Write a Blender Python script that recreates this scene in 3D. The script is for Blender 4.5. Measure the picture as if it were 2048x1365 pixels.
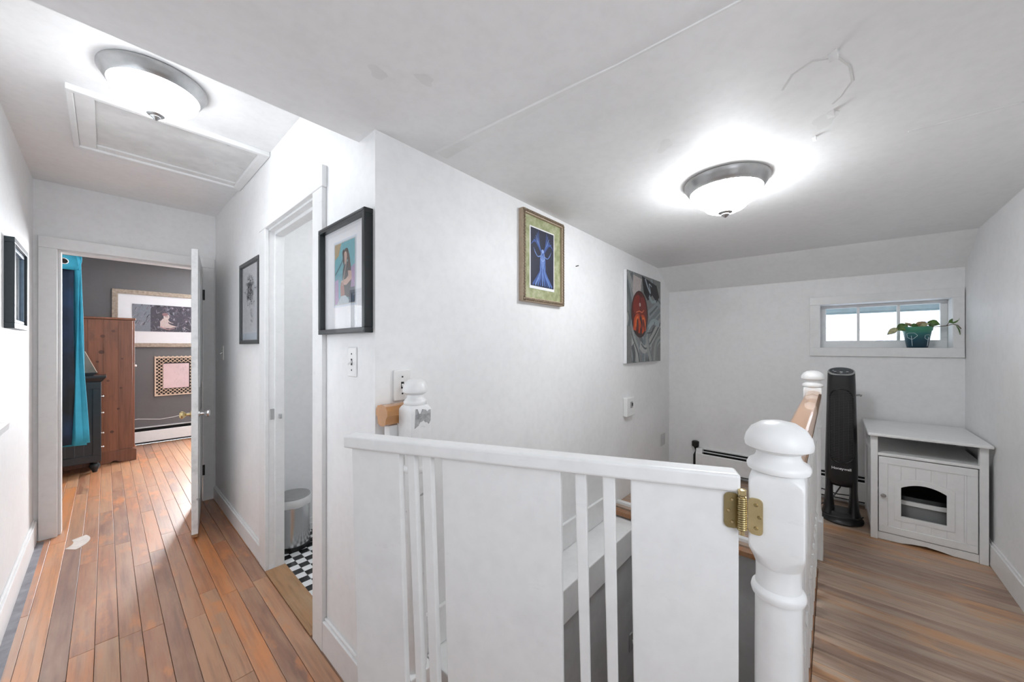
import bpy, math, random
from mathutils import Vector, Matrix
R = random.Random(7)
for o in list(bpy.data.objects): bpy.data.objects.remove(o)
S = bpy.context.scene
COL = S.collection
PI = math.pi

# ------------------------------------------------------------------ camera
F_PX, YAW, CAM_H, HORIZON = 722.0, 48.4, 1.34, 694.0
cd = bpy.data.cameras.new('camera'); cam = bpy.data.objects.new('camera', cd); COL.objects.link(cam)
cd.sensor_width = 36; cd.lens = 36 * F_PX / 2048; cd.shift_y = (HORIZON - 682.5) / 2048; cd.clip_start = .02
cam.location = (0, 0, CAM_H); cam.rotation_euler = (PI / 2, 0, -math.radians(YAW)); S.camera = cam

# ------------------------------------------------------------------ world, daylight, exposure
POW = dict(world=2.1, hall=2.3, bedroom=185, lamp1=16.5, lamp2=51, bath=24, rear=4.6)
W = bpy.data.worlds.new('sky'); S.world = W; W.use_nodes = True
wn = W.node_tree.nodes; wb = wn['Background']
wb.inputs[0].default_value = (.82, .90, 1.0, 1); wb.inputs[1].default_value = POW['world']
S.view_settings.view_transform = 'Standard'; S.view_settings.look = 'None'
S.view_settings.gamma = 1; S.view_settings.use_curve_mapping = False
S.view_settings.exposure = 0.2
S.cycles.use_adaptive_sampling = True; S.cycles.adaptive_threshold = .03; S.cycles.glossy_bounces = 3; S.cycles.transparent_max_bounces = 6
S.cycles.use_denoising = True; S.cycles.use_light_tree = False
def daylight(name, loc, rot, sx, sy, power, col=(.93, .96, 1)):
    l = bpy.data.lights.new(name, 'AREA'); l.shape = 'RECTANGLE'; l.size = sx; l.size_y = sy; l.energy = power; l.color = col
    o = bpy.data.objects.new(name, l); COL.objects.link(o); o.location = loc; o.rotation_euler = rot; return o
# area lights in the window openings: hall and bedroom inferred, rear added for fill
daylight('daylight_hall_window', (-.385, 2.05, 1.55), (0, -PI / 2, 0), 1.0, .95, POW['hall'])
daylight('added_rear_daylight', (.15, -.715, 1.5), (PI / 2, 0, 0), .75, 1.0, POW['rear'])  # added light, fills the landing from behind the camera
daylight('daylight_bedroom_window', (1.53, 7.145, 1.6), (-PI / 2, 0, 0), .34, 1.15, POW['bedroom'])

# ------------------------------------------------------------------ materials
M = {}
def nt(name):
    m = bpy.data.materials.new(name); m.use_nodes = True; M[name] = m
    t = m.node_tree; b = t.nodes['Principled BSDF']; return m, t, b
def N(t, typ, **kw):
    n = t.nodes.new(typ)
    for k, v in kw.items():
        if k in n.inputs: n.inputs[k].default_value = v
        else: setattr(n, k, v)
    return n
def ramp(t, fac, stops):
    r = t.nodes.new('ShaderNodeValToRGB'); t.links.new(fac, r.inputs[0])
    e = r.color_ramp.elements
    while len(e) < len(stops): e.new(.5)
    for i, (p, c) in enumerate(stops):
        e[i].position = p; e[i].color = tuple(c) + (1,) if len(c) == 3 else c
    return r.outputs[0]
def mixc(t, fac, a, b, mode='MIX'):
    m = t.nodes.new('ShaderNodeMix'); m.data_type = 'RGBA'; m.blend_type = mode
    for i, v in ((0, fac), (6, a), (7, b)):
        if hasattr(v, 'is_linked'): t.links.new(v, m.inputs[i])
        elif i == 0: m.inputs[0].default_value = v
        else: m.inputs[i].default_value = tuple(v) + (1,)
    return m.outputs[2]
def noise(t, vec, scale, detail=4, rough=.55, mapscale=None):
    if mapscale:
        mp = N(t, 'ShaderNodeMapping'); mp.inputs['Scale'].default_value = mapscale; t.links.new(vec, mp.inputs[0]); vec = mp.outputs[0]
    n = N(t, 'ShaderNodeTexNoise'); n.inputs['Scale'].default_value = scale; n.inputs['Detail'].default_value = detail
    n.inputs['Roughness'].default_value = rough; t.links.new(vec, n.inputs['Vector']); return n.outputs['Fac']
def bump(t, b, h, strength=.2, dist=.01):
    bp = N(t, 'ShaderNodeBump'); bp.inputs['Strength'].default_value = strength; bp.inputs['Distance'].default_value = dist
    t.links.new(h, bp.inputs['Height']); t.links.new(bp.outputs[0], b.inputs['Normal'])
def plain(name, col, rough=.5, metal=0, var=.0, scale=20, bumps=0, coat=0):
    m, t, b = nt(name); b.inputs['Roughness'].default_value = rough; b.inputs['Metallic'].default_value = metal
    b.inputs['Coat Weight'].default_value = coat
    tc = N(t, 'ShaderNodeTexCoord').outputs['Object']
    f = noise(t, tc, scale)
    c = ramp(t, f, [(.3, [x * (1 - var) for x in col]), (.7, [min(1, x * (1 + var)) for x in col])])
    t.links.new(c, b.inputs['Base Color'])
    if bumps: bump(t, b, f, bumps, .004)
    return m
def painted(name, col, rough=.45, dirt=.12, dirtscale=2.2, dirtlow=.40, scuff=.0, bumps=.12, chips=0, chiplow=.27):
    """white paint: broad faint smudges, fine unevenness, optional dark scuff streaks and chips"""
    m, t, b = nt(name); b.inputs['Roughness'].default_value = rough
    tc = N(t, 'ShaderNodeTexCoord').outputs['Object']
    a = noise(t, tc, dirtscale, 3, .6)
    d = [x * (1 - dirt) for x in col]
    c = ramp(t, a, [(dirtlow - .12, d), (dirtlow + .12, col)])
    f2 = noise(t, tc, 28, 2, .6)
    c = mixc(t, 1.0, c, ramp(t, f2, [(.3, (.965,) * 3), (.6, (1, 1, 1))]), 'MULTIPLY')
    if scuff:
        s = noise(t, tc, 9, 6, .7, (1, 1, 3.5))
        c = mixc(t, 1.0, c, ramp(t, s, [(.30, (1 - scuff,) * 3), (.36, (1, 1, 1))]), 'MULTIPLY')
    if chips:
        s = noise(t, tc, 16, 3, .5)
        c = mixc(t, 1.0, c, ramp(t, s, [(chiplow, (1 - chips,) * 3), (chiplow + .015, (1, 1, 1))]), 'MULTIPLY')
    t.links.new(c, b.inputs['Base Color'])
    if bumps: bump(t, b, noise(t, tc, 70, 4), bumps, .002)
    return m
def wood(name, stops, wear, wearcol, rough=.34, seed=0, gscale=1.0, along=1, coat=0):
    m, t, b = nt(name)
    tc = N(t, 'ShaderNodeTexCoord').outputs['Object']
    oi = N(t, 'ShaderNodeObjectInfo').outputs['Random']
    off = N(t, 'ShaderNodeVectorMath', operation='SCALE'); off.inputs[0].default_value = (31, 57, 13); t.links.new(oi, off.inputs['Scale'])
    ad = N(t, 'ShaderNodeVectorMath', operation='ADD'); t.links.new(tc, ad.inputs[0]); t.links.new(off.outputs[0], ad.inputs[1]); v = ad.outputs[0]
    ms = [55, 55, 55]; ms[along] = 2.2
    g = noise(t, v, 1.0 * gscale, 6, .65, tuple(ms))
    c = ramp(t, oi, stops)
    c = mixc(t, 1.0, c, ramp(t, g, [(.28, (.55, .50, .46)), (.55, (1, 1, 1)), (.75, (1.0, .93, .88))]), 'MULTIPLY')
    ms2 = [22, 22, 22]; ms2[along] = 3.0
    w = noise(t, v, 1.0, 5, .6, tuple(ms2))
    c = mixc(t, ramp(t, w, [(.42, (0, 0, 0)), (.66, (wear,) * 3)]), c, wearcol)
    ms3 = [9, 9, 9]; ms3[along] = 3.2
    o2 = noise(t, v, 1.0, 4, .6, tuple(ms3))
    c = mixc(t, ramp(t, o2, [(.56, (0, 0, 0)), (.66, (.75,) * 3)]), c, stops[-1][1])
    t.links.new(c, b.inputs['Base Color'])
    r = N(t, 'ShaderNodeMapRange'); r.inputs['To Min'].default_value = rough - .08; r.inputs['To Max'].default_value = rough + .14
    t.links.new(w, r.inputs['Value']); t.links.new(r.outputs[0], b.inputs['Roughness'])
    bump(t, b, g, .12, .002)
    b.inputs['Coat Weight'].default_value = coat; b.inputs['Coat Roughness'].default_value = rough + .04; b.inputs['Coat IOR'].default_value = 1.85
    return m
def glass(name, tint=(1, 1, 1), refl=.08, rough=.0):
    m, t, b = nt(name); t.nodes.remove(b); out = t.nodes['Material Output']
    tr = N(t, 'ShaderNodeBsdfTransparent'); tr.inputs[0].default_value = tuple(tint) + (1,)
    gl = N(t, 'ShaderNodeBsdfGlossy'); gl.inputs['Roughness'].default_value = rough
    lw = N(t, 'ShaderNodeLayerWeight'); pw = N(t, 'ShaderNodeMath', operation='POWER'); pw.inputs[1].default_value = 5; t.links.new(lw.outputs['Facing'], pw.inputs[0])
    fr = N(t, 'ShaderNodeMapRange'); fr.inputs['To Min'].default_value = .035; fr.inputs['To Max'].default_value = .95; t.links.new(pw.outputs[0], fr.inputs['Value'])
    mx = N(t, 'ShaderNodeMixShader'); t.links.new(fr.outputs[0], mx.inputs[0]); t.links.new(tr.outputs[0], mx.inputs[1]); t.links.new(gl.outputs[0], mx.inputs[2])
    t.links.new(mx.outputs[0], out.inputs[0]); return m

WHITE = (.91, .91, .91)
painted('wall_paint', WHITE, .5, .07, 1.3, bumps=0)
painted('ceiling_paint', (.89, .89, .89), .55, .07, 1.5, .36, bumps=0)
painted('trim_paint', (.86, .86, .855), .33, .08, 3.0, .38, .10, .08)
painted('door_edge_paint', (.84, .84, .83), .4, .18, 14, .42, .2, .15, .45)
painted('gate_paint', (.86, .86, .855), .38, .07, 4.0, .36, .05, .10)
painted('newel_paint', (.87, .87, .865), .3, .07, 5.0, .36, .06, .10)
painted('scuffed_newel_paint', (.87, .87, .865), .3, .10, 9.0, .40, .12, .12, .5, .31)
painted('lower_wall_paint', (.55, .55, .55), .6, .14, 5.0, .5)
painted('dusty_hatch_paint', (.80, .80, .79), .6, .14, 5.0, .5, .15, .15)
painted('bedroom_paint', (.135, .130, .132), .55, .08, 1.5)
painted('cabinet_paint', (.87, .87, .865), .32, .05, 3.0, .36, .04, .03)
plain('dark_gap', (.035, .022, .016), .9, 0, .2)
wood('hall_boards', [(0, (.25, .095, .042)), (.25, (.42, .165, .062)), (.5, (.50, .245, .115)), (.78, (.38, .135, .048)), (1, (.64, .22, .045))], .5, (.52, .305, .165), .38, coat=1)
wood('orange_boards', [(0, (.62, .235, .055)), (1, (.66, .25, .06))], .55, (.55, .33, .20), .38, coat=1)
wood('dark_boards', [(0, (.22, .085, .042)), (1, (.27, .105, .048))], .5, (.42, .24, .14), .38, coat=1)
wood('landing_boards', [(0, (.26, .155, .11)), (.3, (.40, .27, .19)), (.6, (.47, .34, .25)), (.85, (.38, .225, .145)), (1, (.56, .30, .14))], .7, (.49, .385, .30), .40, coat=.4)
wood('landing_edge_board', [(0, (.30, .13, .06)), (1, (.36, .16, .07))], .5, (.33, .22, .14), .36, along=0)
wood('threshold_wood', [(0, (.38, .21, .10)), (1, (.42, .24, .12))], .6, (.45, .31, .19), .45)
plain('rail_wood', (.56, .265, .095), .2, 0, .16, 9, 0, .6)
wood('cedar_wood', [(0, (.20, .070, .034)), (.5, (.235, .085, .042)), (1, (.15, .055, .03))], .3, (.27, .10, .05), .42, along=2)
plain('brushed_nickel', (.42, .42, .42), .34, .9, .08, 30)
plain('brass', (.62, .50, .27), .26, 1, .12, 25)
plain('dark_brass', (.40, .32, .16), .32, 1, .15, 25)
plain('chrome', (.72, .72, .72), .18, 1, .03, 8)
plain('steel_can', (.55, .55, .55), .22, 1, .05, 6)
plain('dark_metal', (.03, .03, .03), .4, .6, .2)
plain('black_plastic', (.012, .012, .013), .34, 0, .1, 8)
plain('black_gloss', (.01, .01, .011), .12, 0, .1, 8)
plain('black_void', (.004, .004, .004), .8)
plain('bare_grey_wood', (.40, .40, .40), .6, 0, .35, 60)
plain('grille_grey', (.055, .055, .055), .4, 0, .1)
plain('grey_plastic', (.33, .33, .33), .4, 0, .05)
plain('light_grey_plastic', (.60, .60, .60), .4, 0, .05)
plain('switch_white', (.86, .86, .85), .25, 0, .02)
plain('black_furniture', (.014, .016, .019), .38, 0, .15, 12)
plain('frame_black', (.012, .016, .018), .3, 0, .12, 40)
plain('frame_grey', (.055, .058, .062), .35, .2, .12, 60)
plain('frame_teal', (.018, .030, .036), .35, 0, .12, 60)
plain('frame_blue_edge', (.16, .24, .33), .3, 0, .1, 60)
plain('mat_white', (.84, .84, .86), .7, 0, .01)
plain('mat_pale_blue', (.62, .68, .76), .7, 0, .03)
plain('gold_frame', (.17, .12, .075), .5, .25, .5, 120, .5)
plain('gold_side', (.46, .36, .26), .55, 0, .1, 60)
plain('driftwood_frame', (.36, .29, .23), .6, 0, .25, 40, .2)
m, t, b = nt('green_mat'); b.inputs['Roughness'].default_value = .7
tc = N(t, 'ShaderNodeTexCoord').outputs['Object']
t.links.new(ramp(t, noise(t, tc, 28, 5, .65), [(.36, (.27, .29, .15)), (.5, (.36, .38, .21)), (.64, (.46, .47, .30))]), b.inputs['Base Color'])
plain('pink_paper', (.72, .55, .56), .7, 0, .05, 9)
plain('lattice_cream', (.68, .53, .41), .6, 0, .1, 40)
plain('lattice_backing', (.018, .012, .01), .8)
plain('knot_brown', (.085, .030, .018), .6, 0, .2)
plain('curtain_blue', (.035, .33, .47), .75, 0, .12, 6, .1)
m, t, b = nt('curtain_navy'); b.inputs['Roughness'].default_value = .8
tc = N(t, 'ShaderNodeTexCoord').outputs['Object']
t.links.new(ramp(t, noise(t, tc, 2.6, 3, .5, (1, 1, .8)), [(.38, (.006, .008, .010)), (.6, (.012, .035, .085))]), b.inputs['Base Color'])
plain('tile_white', (.80, .80, .80), .2, 0, .03)
plain('tile_black', (.014, .014, .015), .2, 0, .1)
plain('liner_white', (.83, .83, .82), .5, 0, .04)
plain('leaf_green', (.10, .19, .045), .45, 0, .5, 60)
plain('leaf_tan', (.42, .30, .16), .55, 0, .3, 60)
plain('leaf_pale', (.45, .44, .25), .55, 0, .3, 60)
plain('stem_brown', (.16, .12, .07), .6, 0, .2)
plain('soil', (.04, .028, .02), .9, 0, .3)
plain('motif_white', (.72, .82, .84), .5)
m, t, b = nt('pot_glaze'); b.inputs['Roughness'].default_value = .35
tc = N(t, 'ShaderNodeTexCoord').outputs['Object']; sx = N(t, 'ShaderNodeSeparateXYZ'); t.links.new(tc, sx.inputs[0])
t.links.new(ramp(t, sx.outputs['Z'], [(0, (.008, .035, .055)), (.06, (.012, .07, .10)), (.10, (.03, .16, .16)), (.115, (.05, .25, .16)), (.15, (.07, .30, .18))]), b.inputs['Base Color'])
plain('ornament_glass', (.20, .16, .12), .15, 0, .2, 8)
plain('washed_out_bark', (.70, .72, .80), .9, 0, .1, 8)  # tree colour made pale: overexposed daylight put into it
plain('pale_ground', (.72, .74, .78), .9, 0, .05)  # one even pale colour for the ground outside
plain('eave_paint', (.36, .46, .48), .6, 0, .1)
plain('neighbour_siding', (.70, .74, .78), .7, 0, .04)
plain('edge_grey', (.24, .235, .26), .5, 0, .3, 14)
plain('scrape_paint', (.66, .60, .55), .6, 0, .12, 30)
plain('stain_grey', (.70, .70, .69), .6, 0, .05, 12)
plain('plaster', (.83, .83, .825), .6, 0, .04, 12, .3)
plain('worn_wood', (.33, .17, .08), .6, 0, .2, 20)
glass('window_glass'); glass('picture_glass')
for lk in ('lamp1', 'lamp2', 'bath'):
    m, t, b = nt('glowing_glass_' + lk); b.inputs['Base Color'].default_value = (.9, .9, .88, 1); b.inputs['Roughness'].default_value = .35
    tc = N(t, 'ShaderNodeTexCoord').outputs['Object']
    t.links.new(ramp(t, noise(t, tc, 10, 3), [(.3, (.93, .965, 1)), (.7, (.95, .98, 1))]), b.inputs['Emission Color']); b.inputs['Emission Strength'].default_value = POW[lk]
m, t, b = nt('print_ink'); b.inputs['Roughness'].default_value = .55
at = N(t, 'ShaderNodeVertexColor'); at.layer_name = 'ink'
tc = N(t, 'ShaderNodeTexCoord').outputs['Object']
t.links.new(mixc(t, 1.0, at.outputs[0], ramp(t, noise(t, tc, 60, 4, .6), [(.3, (.78,) * 3), (.7, (1.0,) * 3)]), 'MULTIPLY'), b.inputs['Base Color'])

# ------------------------------------------------------------------ mesh helpers
class MB:
    def __init__(s): s.v = []; s.f = []; s.m = []; s.sm = []
    def add(s, vs, fs, mi=0, sm=False):
        o = len(s.v); s.v += [tuple(x) for x in vs]; s.f += [[i + o for i in f] for f in fs]; s.m += [mi] * len(fs); s.sm += [sm] * len(fs); return s
    def box(s, x0, x1, y0, y1, z0, z1, mi=0):
        x0, x1 = min(x0, x1), max(x0, x1); y0, y1 = min(y0, y1), max(y0, y1); z0, z1 = min(z0, z1), max(z0, z1)
        return s.add([(x0, y0, z0), (x1, y0, z0), (x1, y1, z0), (x0, y1, z0), (x0, y0, z1), (x1, y0, z1), (x1, y1, z1), (x0, y1, z1)],
                     [(3, 2, 1, 0), (4, 5, 6, 7), (0, 1, 5, 4), (1, 2, 6, 5), (2, 3, 7, 6), (3, 0, 4, 7)], mi)
    def hexa(s, b, tp, mi=0):
        return s.add(list(b) + list(tp), [(3, 2, 1, 0), (4, 5, 6, 7), (0, 1, 5, 4), (1, 2, 6, 5), (2, 3, 7, 6), (3, 0, 4, 7)], mi)
    def prism(s, poly, axis, a0, a1, mi=0, sm=False):
        """extrude a 2-D polygon (counter-clockwise) along axis: x -> (y,z), y -> (x,z), z -> (x,y)"""
        def P(p, a): return {'x': (a, p[0], p[1]), 'y': (p[0], a, p[1]), 'z': (p[0], p[1], a)}[axis]
        n = len(poly); vs = [P(p, a0) for p in poly] + [P(p, a1) for p in poly]
        fs = [list(range(n))[::-1], [i + n for i in range(n)]]
        s.add(vs, fs, mi, False); o = len(s.v) - 2 * n
        for i in range(n):
            s.f.append([o + i, o + (i + 1) % n, o + n + (i + 1) % n, o + n + i]); s.m.append(mi); s.sm.append(sm)
        return s
    def lathe(s, prof, c=(0, 0, 0), seg=32, mi=0, axis='z', sx=1, sy=1, ripple=None):
        vs = []; fs = []; n = len(prof)
        for j in range(seg):
            a = 2 * PI * j / seg
            for i, (r, z) in enumerate(prof):
                if ripple: r = r * (1 + ripple(a, i))
                x, y = r * math.cos(a) * sx, r * math.sin(a) * sy
                p = (x, y, z) if axis == 'z' else ((z, x, y) if axis == 'x' else (x, z, y))
                vs.append((c[0] + p[0], c[1] + p[1], c[2] + p[2]))
        for j in range(seg):
            k = (j + 1) % seg
            for i in range(n - 1): fs.append((j * n + i, k * n + i, k * n + i + 1, j * n + i + 1))
        fs.append([j * n for j in range(seg)][::-1]); fs.append([j * n + n - 1 for j in range(seg)])
        return s.add(vs, fs, mi, True)
    def tube(s, pts, r, seg=8, mi=0):
        pts = [Vector(p) for p in pts]; vs = []; fs = []
        for i, p in enumerate(pts):
            d = (pts[min(i + 1, len(pts) - 1)] - pts[max(i - 1, 0)]).normalized()
            a = d.cross(Vector((0, 0, 1)));
            if a.length < .05: a = d.cross(Vector((1, 0, 0)))
            a.normalize(); b = d.cross(a); rr = r[i] if isinstance(r, (list, tuple)) else r
            for j in range(seg):
                q = p + rr * (math.cos(2 * PI * j / seg) * a + math.sin(2 * PI * j / seg) * b); vs.append(q)
        for i in range(len(pts) - 1):
            for j in range(seg):
                k = (j + 1) % seg; fs.append((i * seg + j, i * seg + k, (i + 1) * seg + k, (i + 1) * seg + j))
        fs.append(list(range(seg))); fs.append([(len(pts) - 1) * seg + j for j in range(seg)][::-1])
        return s.add(vs, fs, mi, True)
    def loft(s, rings, mi=0, sm=True, caps=True):
        n = len(rings[0]); vs = [p for r in rings for p in r]; fs = []
        for i in range(len(rings) - 1):
            for j in range(n): k = (j + 1) % n; fs.append((i * n + j, i * n + k, (i + 1) * n + k, (i + 1) * n + j))
        if caps: fs.append(list(range(n))[::-1]); fs.append([(len(rings) - 1) * n + j for j in range(n)])
        return s.add(vs, fs, mi, sm)
    def mesh(s, name, mats):
        me = bpy.data.meshes.new(name); me.from_pydata(s.v, [], s.f)
        for mm in (mats if isinstance(mats, (list, tuple)) else [mats]): me.materials.append(M[mm])
        me.polygons.foreach_set('material_index', s.m); me.polygons.foreach_set('use_smooth', s.sm)
        import bmesh
        b = bmesh.new(); b.from_mesh(me); bmesh.ops.recalc_face_normals(b, faces=b.faces); b.to_mesh(me); b.free(); me.update(); return me
    def build(s, name, mats, parent=None, bevel=0, local=False, label=None, seg=2):
        o = bpy.data.objects.new(name, s.mesh(name, mats)); COL.objects.link(o); attach(o, parent, local)
        if bevel:
            bv = o.modifiers.new('bevel', 'BEVEL'); bv.width = bevel; bv.segments = seg; bv.limit_method = 'ANGLE'; bv.angle_limit = math.radians(40)
        if any(s.sm) :
            try:
                for p in o.data.polygons: pass
                o.data.set_sharp_from_angle(angle=math.radians(38))
            except Exception: pass
        if label: o['label'] = label
        return o
def attach(o, parent, local=False):
    if parent is None: return
    o.parent = parent
    if not local:
        bpy_loc = Vector((0, 0, 0)); p = parent
        while p is not None: bpy_loc += p.location; p = p.parent
        o.matrix_parent_inverse = Matrix.Translation(-bpy_loc)
def thing(name, loc, label, cat, group=None):
    o = bpy.data.objects.new(name, None); COL.objects.link(o); o.location = loc; o.empty_display_size = .05
    return tag(o, label, cat, group)
def tag(o, label, cat=None, group=None, kind=None):
    o['label'] = label
    if cat: o['category'] = cat
    if group: o['group'] = group
    if kind: o['kind'] = kind
    return o
def struct(o, label): return tag(o, label, None, None, 'structure')
def copy_tree(o, loc=None, parent=None):
    c = o.copy(); COL.objects.link(c)
    if parent is not None: c.parent = parent
    if loc is not None: c.location = loc
    for ch in list(o.children): copy_tree(ch, None, c)
    return c
def box(x0, x1, y0, y1, z0, z1): return MB().box(x0, x1, y0, y1, z0, z1)

def wall(name, axis, f0, f1, a0, a1, z0, z1, holes, mat, label):
    """solid wall slab; axis 'x' = plane X const (runs along Y), 'y' = plane Y const; holes (a0,a1,z0,z1)"""
    A = sorted({a0, a1, *[h[0] for h in holes], *[h[1] for h in holes]}); Z = sorted({z0, z1, *[h[2] for h in holes], *[h[3] for h in holes]})
    def solid(i, j):
        if i < 0 or j < 0 or i >= len(A) - 1 or j >= len(Z) - 1: return False
        ca, cz = (A[i] + A[i + 1]) / 2, (Z[j] + Z[j + 1]) / 2
        return not any(h[0] < ca < h[1] and h[2] < cz < h[3] for h in holes)
    m = MB()
    def P(f, a, z): return (f, a, z) if axis == 'x' else (a, f, z)
    for i in range(len(A) - 1):
        for j in range(len(Z) - 1):
            if not solid(i, j): continue
            p, q, r, s = A[i], A[i + 1], Z[j], Z[j + 1]
            m.add([P(f0, p, r), P(f0, q, r), P(f0, q, s), P(f0, p, s)], [(0, 1, 2, 3)]); m.add([P(f1, p, r), P(f1, q, r), P(f1, q, s), P(f1, p, s)], [(3, 2, 1, 0)])
            if not solid(i - 1, j): m.add([P(f0, p, r), P(f1, p, r), P(f1, p, s), P(f0, p, s)], [(0, 1, 2, 3)])
            if not solid(i + 1, j): m.add([P(f0, q, r), P(f1, q, r), P(f1, q, s), P(f0, q, s)], [(0, 1, 2, 3)])
            if not solid(i, j - 1): m.add([P(f0, p, r), P(f0, q, r), P(f1, q, r), P(f1, p, r)], [(0, 1, 2, 3)])
            if not solid(i, j + 1): m.add([P(f0, p, s), P(f0, q, s), P(f1, q, s), P(f1, p, s)], [(0, 1, 2, 3)])
    o = m.build(name, mat)
    import bmesh
    b = bmesh.new(); b.from_mesh(o.data); bmesh.ops.remove_doubles(b, verts=b.verts, dist=1e-5); bmesh.ops.recalc_face_normals(b, faces=b.faces); b.to_mesh(o.data); b.free()
    return struct(o, label)

# ------------------------------------------------------------------ key planes (metres)
XL, XH, YS, XW, YR, YE, YB = -.33, .65, 1.241, 3.80, -.66, 4.10, 7.10
Z0 = .14                      # landing floor is one low step above the hall floor
ZC = 2.495                    # hall ceiling
def zl(x, y): return 2.13 - max(0, x - .65) * (.0152 + .0112 * (YS - y) / 1.9)

# ------------------------------------------------------------------ walls
wall('wall_hall_right', 'x', XH, XH + .08, YS + .10, YE, 0, ZC, [(1.785, 2.53, 0, 2.035)], 'wall_paint', 'white hallway wall with the bathroom doorway in it')
wall('wall_stair', 'y', YS, YS + .10, XH, XW, -2.3, 2.3, [], 'wall_paint', 'white stairwell wall hung with the gold frame and the canvas')
wall('wall_hall_end', 'y', YE, YE + .12, -1.3, 2.7, 0, 2.6, [(-.225, .56, 0, 2.035)], 'wall_paint', 'white wall at the end of the hallway around the bedroom doorway')
wall('wall_left', 'x', XL, XL - .12, YR - .12, YE, 0, 2.6, [(1.58, 2.55, 1.01, 2.10)], 'wall_paint', 'white left wall of the hallway with windows')
wall('wall_window', 'x', XW, XW + .20, YR - .12, YS + .10, -.2, 2.3, [(-.605, .075, 1.332, 1.673)], 'wall_paint', 'white end wall of the landing with the small high window')
wall('wall_right', 'y', YR, YR - .12, XL - .12, XW + .20, 0, 2.3, [(-.25, .55, .95, 2.0)], 'wall_paint', 'white right wall of the landing')  # the opening serves the added rear window
# lower part of the stairwell
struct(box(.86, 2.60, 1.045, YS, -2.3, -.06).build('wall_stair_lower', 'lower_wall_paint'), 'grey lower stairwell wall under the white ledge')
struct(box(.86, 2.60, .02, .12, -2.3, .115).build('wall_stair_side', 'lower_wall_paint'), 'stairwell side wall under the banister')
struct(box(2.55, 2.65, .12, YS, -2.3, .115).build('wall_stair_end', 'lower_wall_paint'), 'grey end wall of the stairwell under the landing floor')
o = struct(box(.86, 2.56, 1.025, YS, -.085, .095).build('trim_ledge', 'trim_paint', bevel=.006), 'white ledge with deep fascia along the stairwell wall')
o = struct(box(.66, 2.56, YS - .018, YS, .097, .255).build('baseboard_stair', 'trim_paint', bevel=.004), 'white baseboard above the stairwell ledge')

# ceilings
m = MB()
nx, ny = 8, 6
def slab(x0, x1, y0, y1, top):
    vs = []
    for z in (0, 1):
        for i in range(nx + 1):
            for j in range(ny + 1):
                x = x0 + (x1 - x0) * i / nx; y = y0 + (y1 - y0) * j / ny; vs.append((x, y, zl(x, y) if z == 0 else top))
    k = (nx + 1) * (ny + 1); g = lambda i, j, z: z * k + i * (ny + 1) + j; fs = []
    for i in range(nx):
        for j in range(ny):
            fs.append((g(i, j, 0), g(i, j + 1, 0), g(i + 1, j + 1, 0), g(i + 1, j, 0))); fs.append((g(i, j, 1), g(i + 1, j, 1), g(i + 1, j + 1, 1), g(i, j + 1, 1)))
    for i in range(nx):
        fs.append((g(i, 0, 0), g(i + 1, 0, 0), g(i + 1, 0, 1), g(i, 0, 1))); fs.append((g(i, ny, 0), g(i, ny, 1), g(i + 1, ny, 1), g(i + 1, ny, 0)))
    for j in range(ny):
        fs.append((g(0, j, 0), g(0, j, 1), g(0, j + 1, 1), g(0, j + 1, 0))); fs.append((g(nx, j, 0), g(nx, j + 1, 0), g(nx, j + 1, 1), g(nx, j, 1)))
    m.add(vs, fs)
slab(XL - .12, XH + .001, YR - .12, 1.368, 2.62); slab(XH, 3.49, YR - .12, YS + .02, 2.62)
ceil = struct(m.build('ceiling_landing', 'ceiling_paint'), 'low white stained plaster ceiling over the landing')
za, zb = zl(3.49, YS), zl(3.49, YR)
m = MB(); m.hexa([(3.49, YR - .1, zb), (XW + .05, YR - .1, 1.84), (XW + .05, YS + .05, 1.86), (3.49, YS + .05, za)], [(3.49, YR - .1, 2.6), (XW + .05, YR - .1, 2.6), (XW + .05, YS + .05, 2.6), (3.49, YS + .05, 2.6)])
struct(m.build('ceiling_slope', 'ceiling_paint'), 'narrow sloping strip of ceiling above the small window wall')
struct(box(XL - .12, XH + .08, 1.368, YE, ZC, ZC + .12).build('ceiling_hall', 'ceiling_paint'), 'higher white hallway ceiling with the attic hatch')
# plaster seams, stains and chips on the low ceiling
def ceil_strip(name, pts, w, mat, t=.003):
    m = MB(); ring = []
    for i, (x, y) in enumerate(pts):
        a = Vector(pts[min(i + 1, len(pts) - 1)]) - Vector(pts[max(i - 1, 0)]); a.normalize(); n = Vector((-a.y, a.x)) * (w[i] if isinstance(w, list) else w) / 2; z = zl(x, y)
        ring.append([(x + n.x, y + n.y, z + .004), (x - n.x, y - n.y, z + .004), (x - n.x * .6, y - n.y * .6, z - t), (x + n.x * .6, y + n.y * .6, z - t)])
    m.loft(ring, sm=False); return m.build(name, mat, ceil)
ceil_strip('plaster_seam', [(.955, YR + .02), (.955, .1), (.945, .45), (.93, .8), (.915, 1.20)], [.012, .010, .012, .05, .09], 'plaster')
ceil_strip('plaster_seam', [(1.89, YR + .02), (1.885, -.4), (1.88, -.2)], .010, 'plaster')
ring = [(1.356, .113), (1.30, .085), (1.275, .04), (1.30, -.01), (1.36, -.035), (1.439, -.043), (1.47, -.03), (1.50, -.02), (1.53, .0)]
ceil_strip('water_stain', ring, .010, 'stain_grey', .0007)
for (x, y, s) in [(1.283, 0, .02), (1.583, .006, .02), (1.72, .05, .012)]:
    z = zl(x, y); MB().hexa([(x - s, y - s * .4, z - .001), (x, y - s * .6, z - .016), (x + s * .5, y + s * .3, z - .012), (x - s * .4, y + s * .5, z - .001)], [(x - s, y - s * .4, z + .004), (x, y - s * .6, z + .004), (x + s * .5, y + s * .3, z + .004), (x - s * .4, y + s * .5, z + .004)]).build('peeling_chip', 'plaster', ceil)
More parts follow.
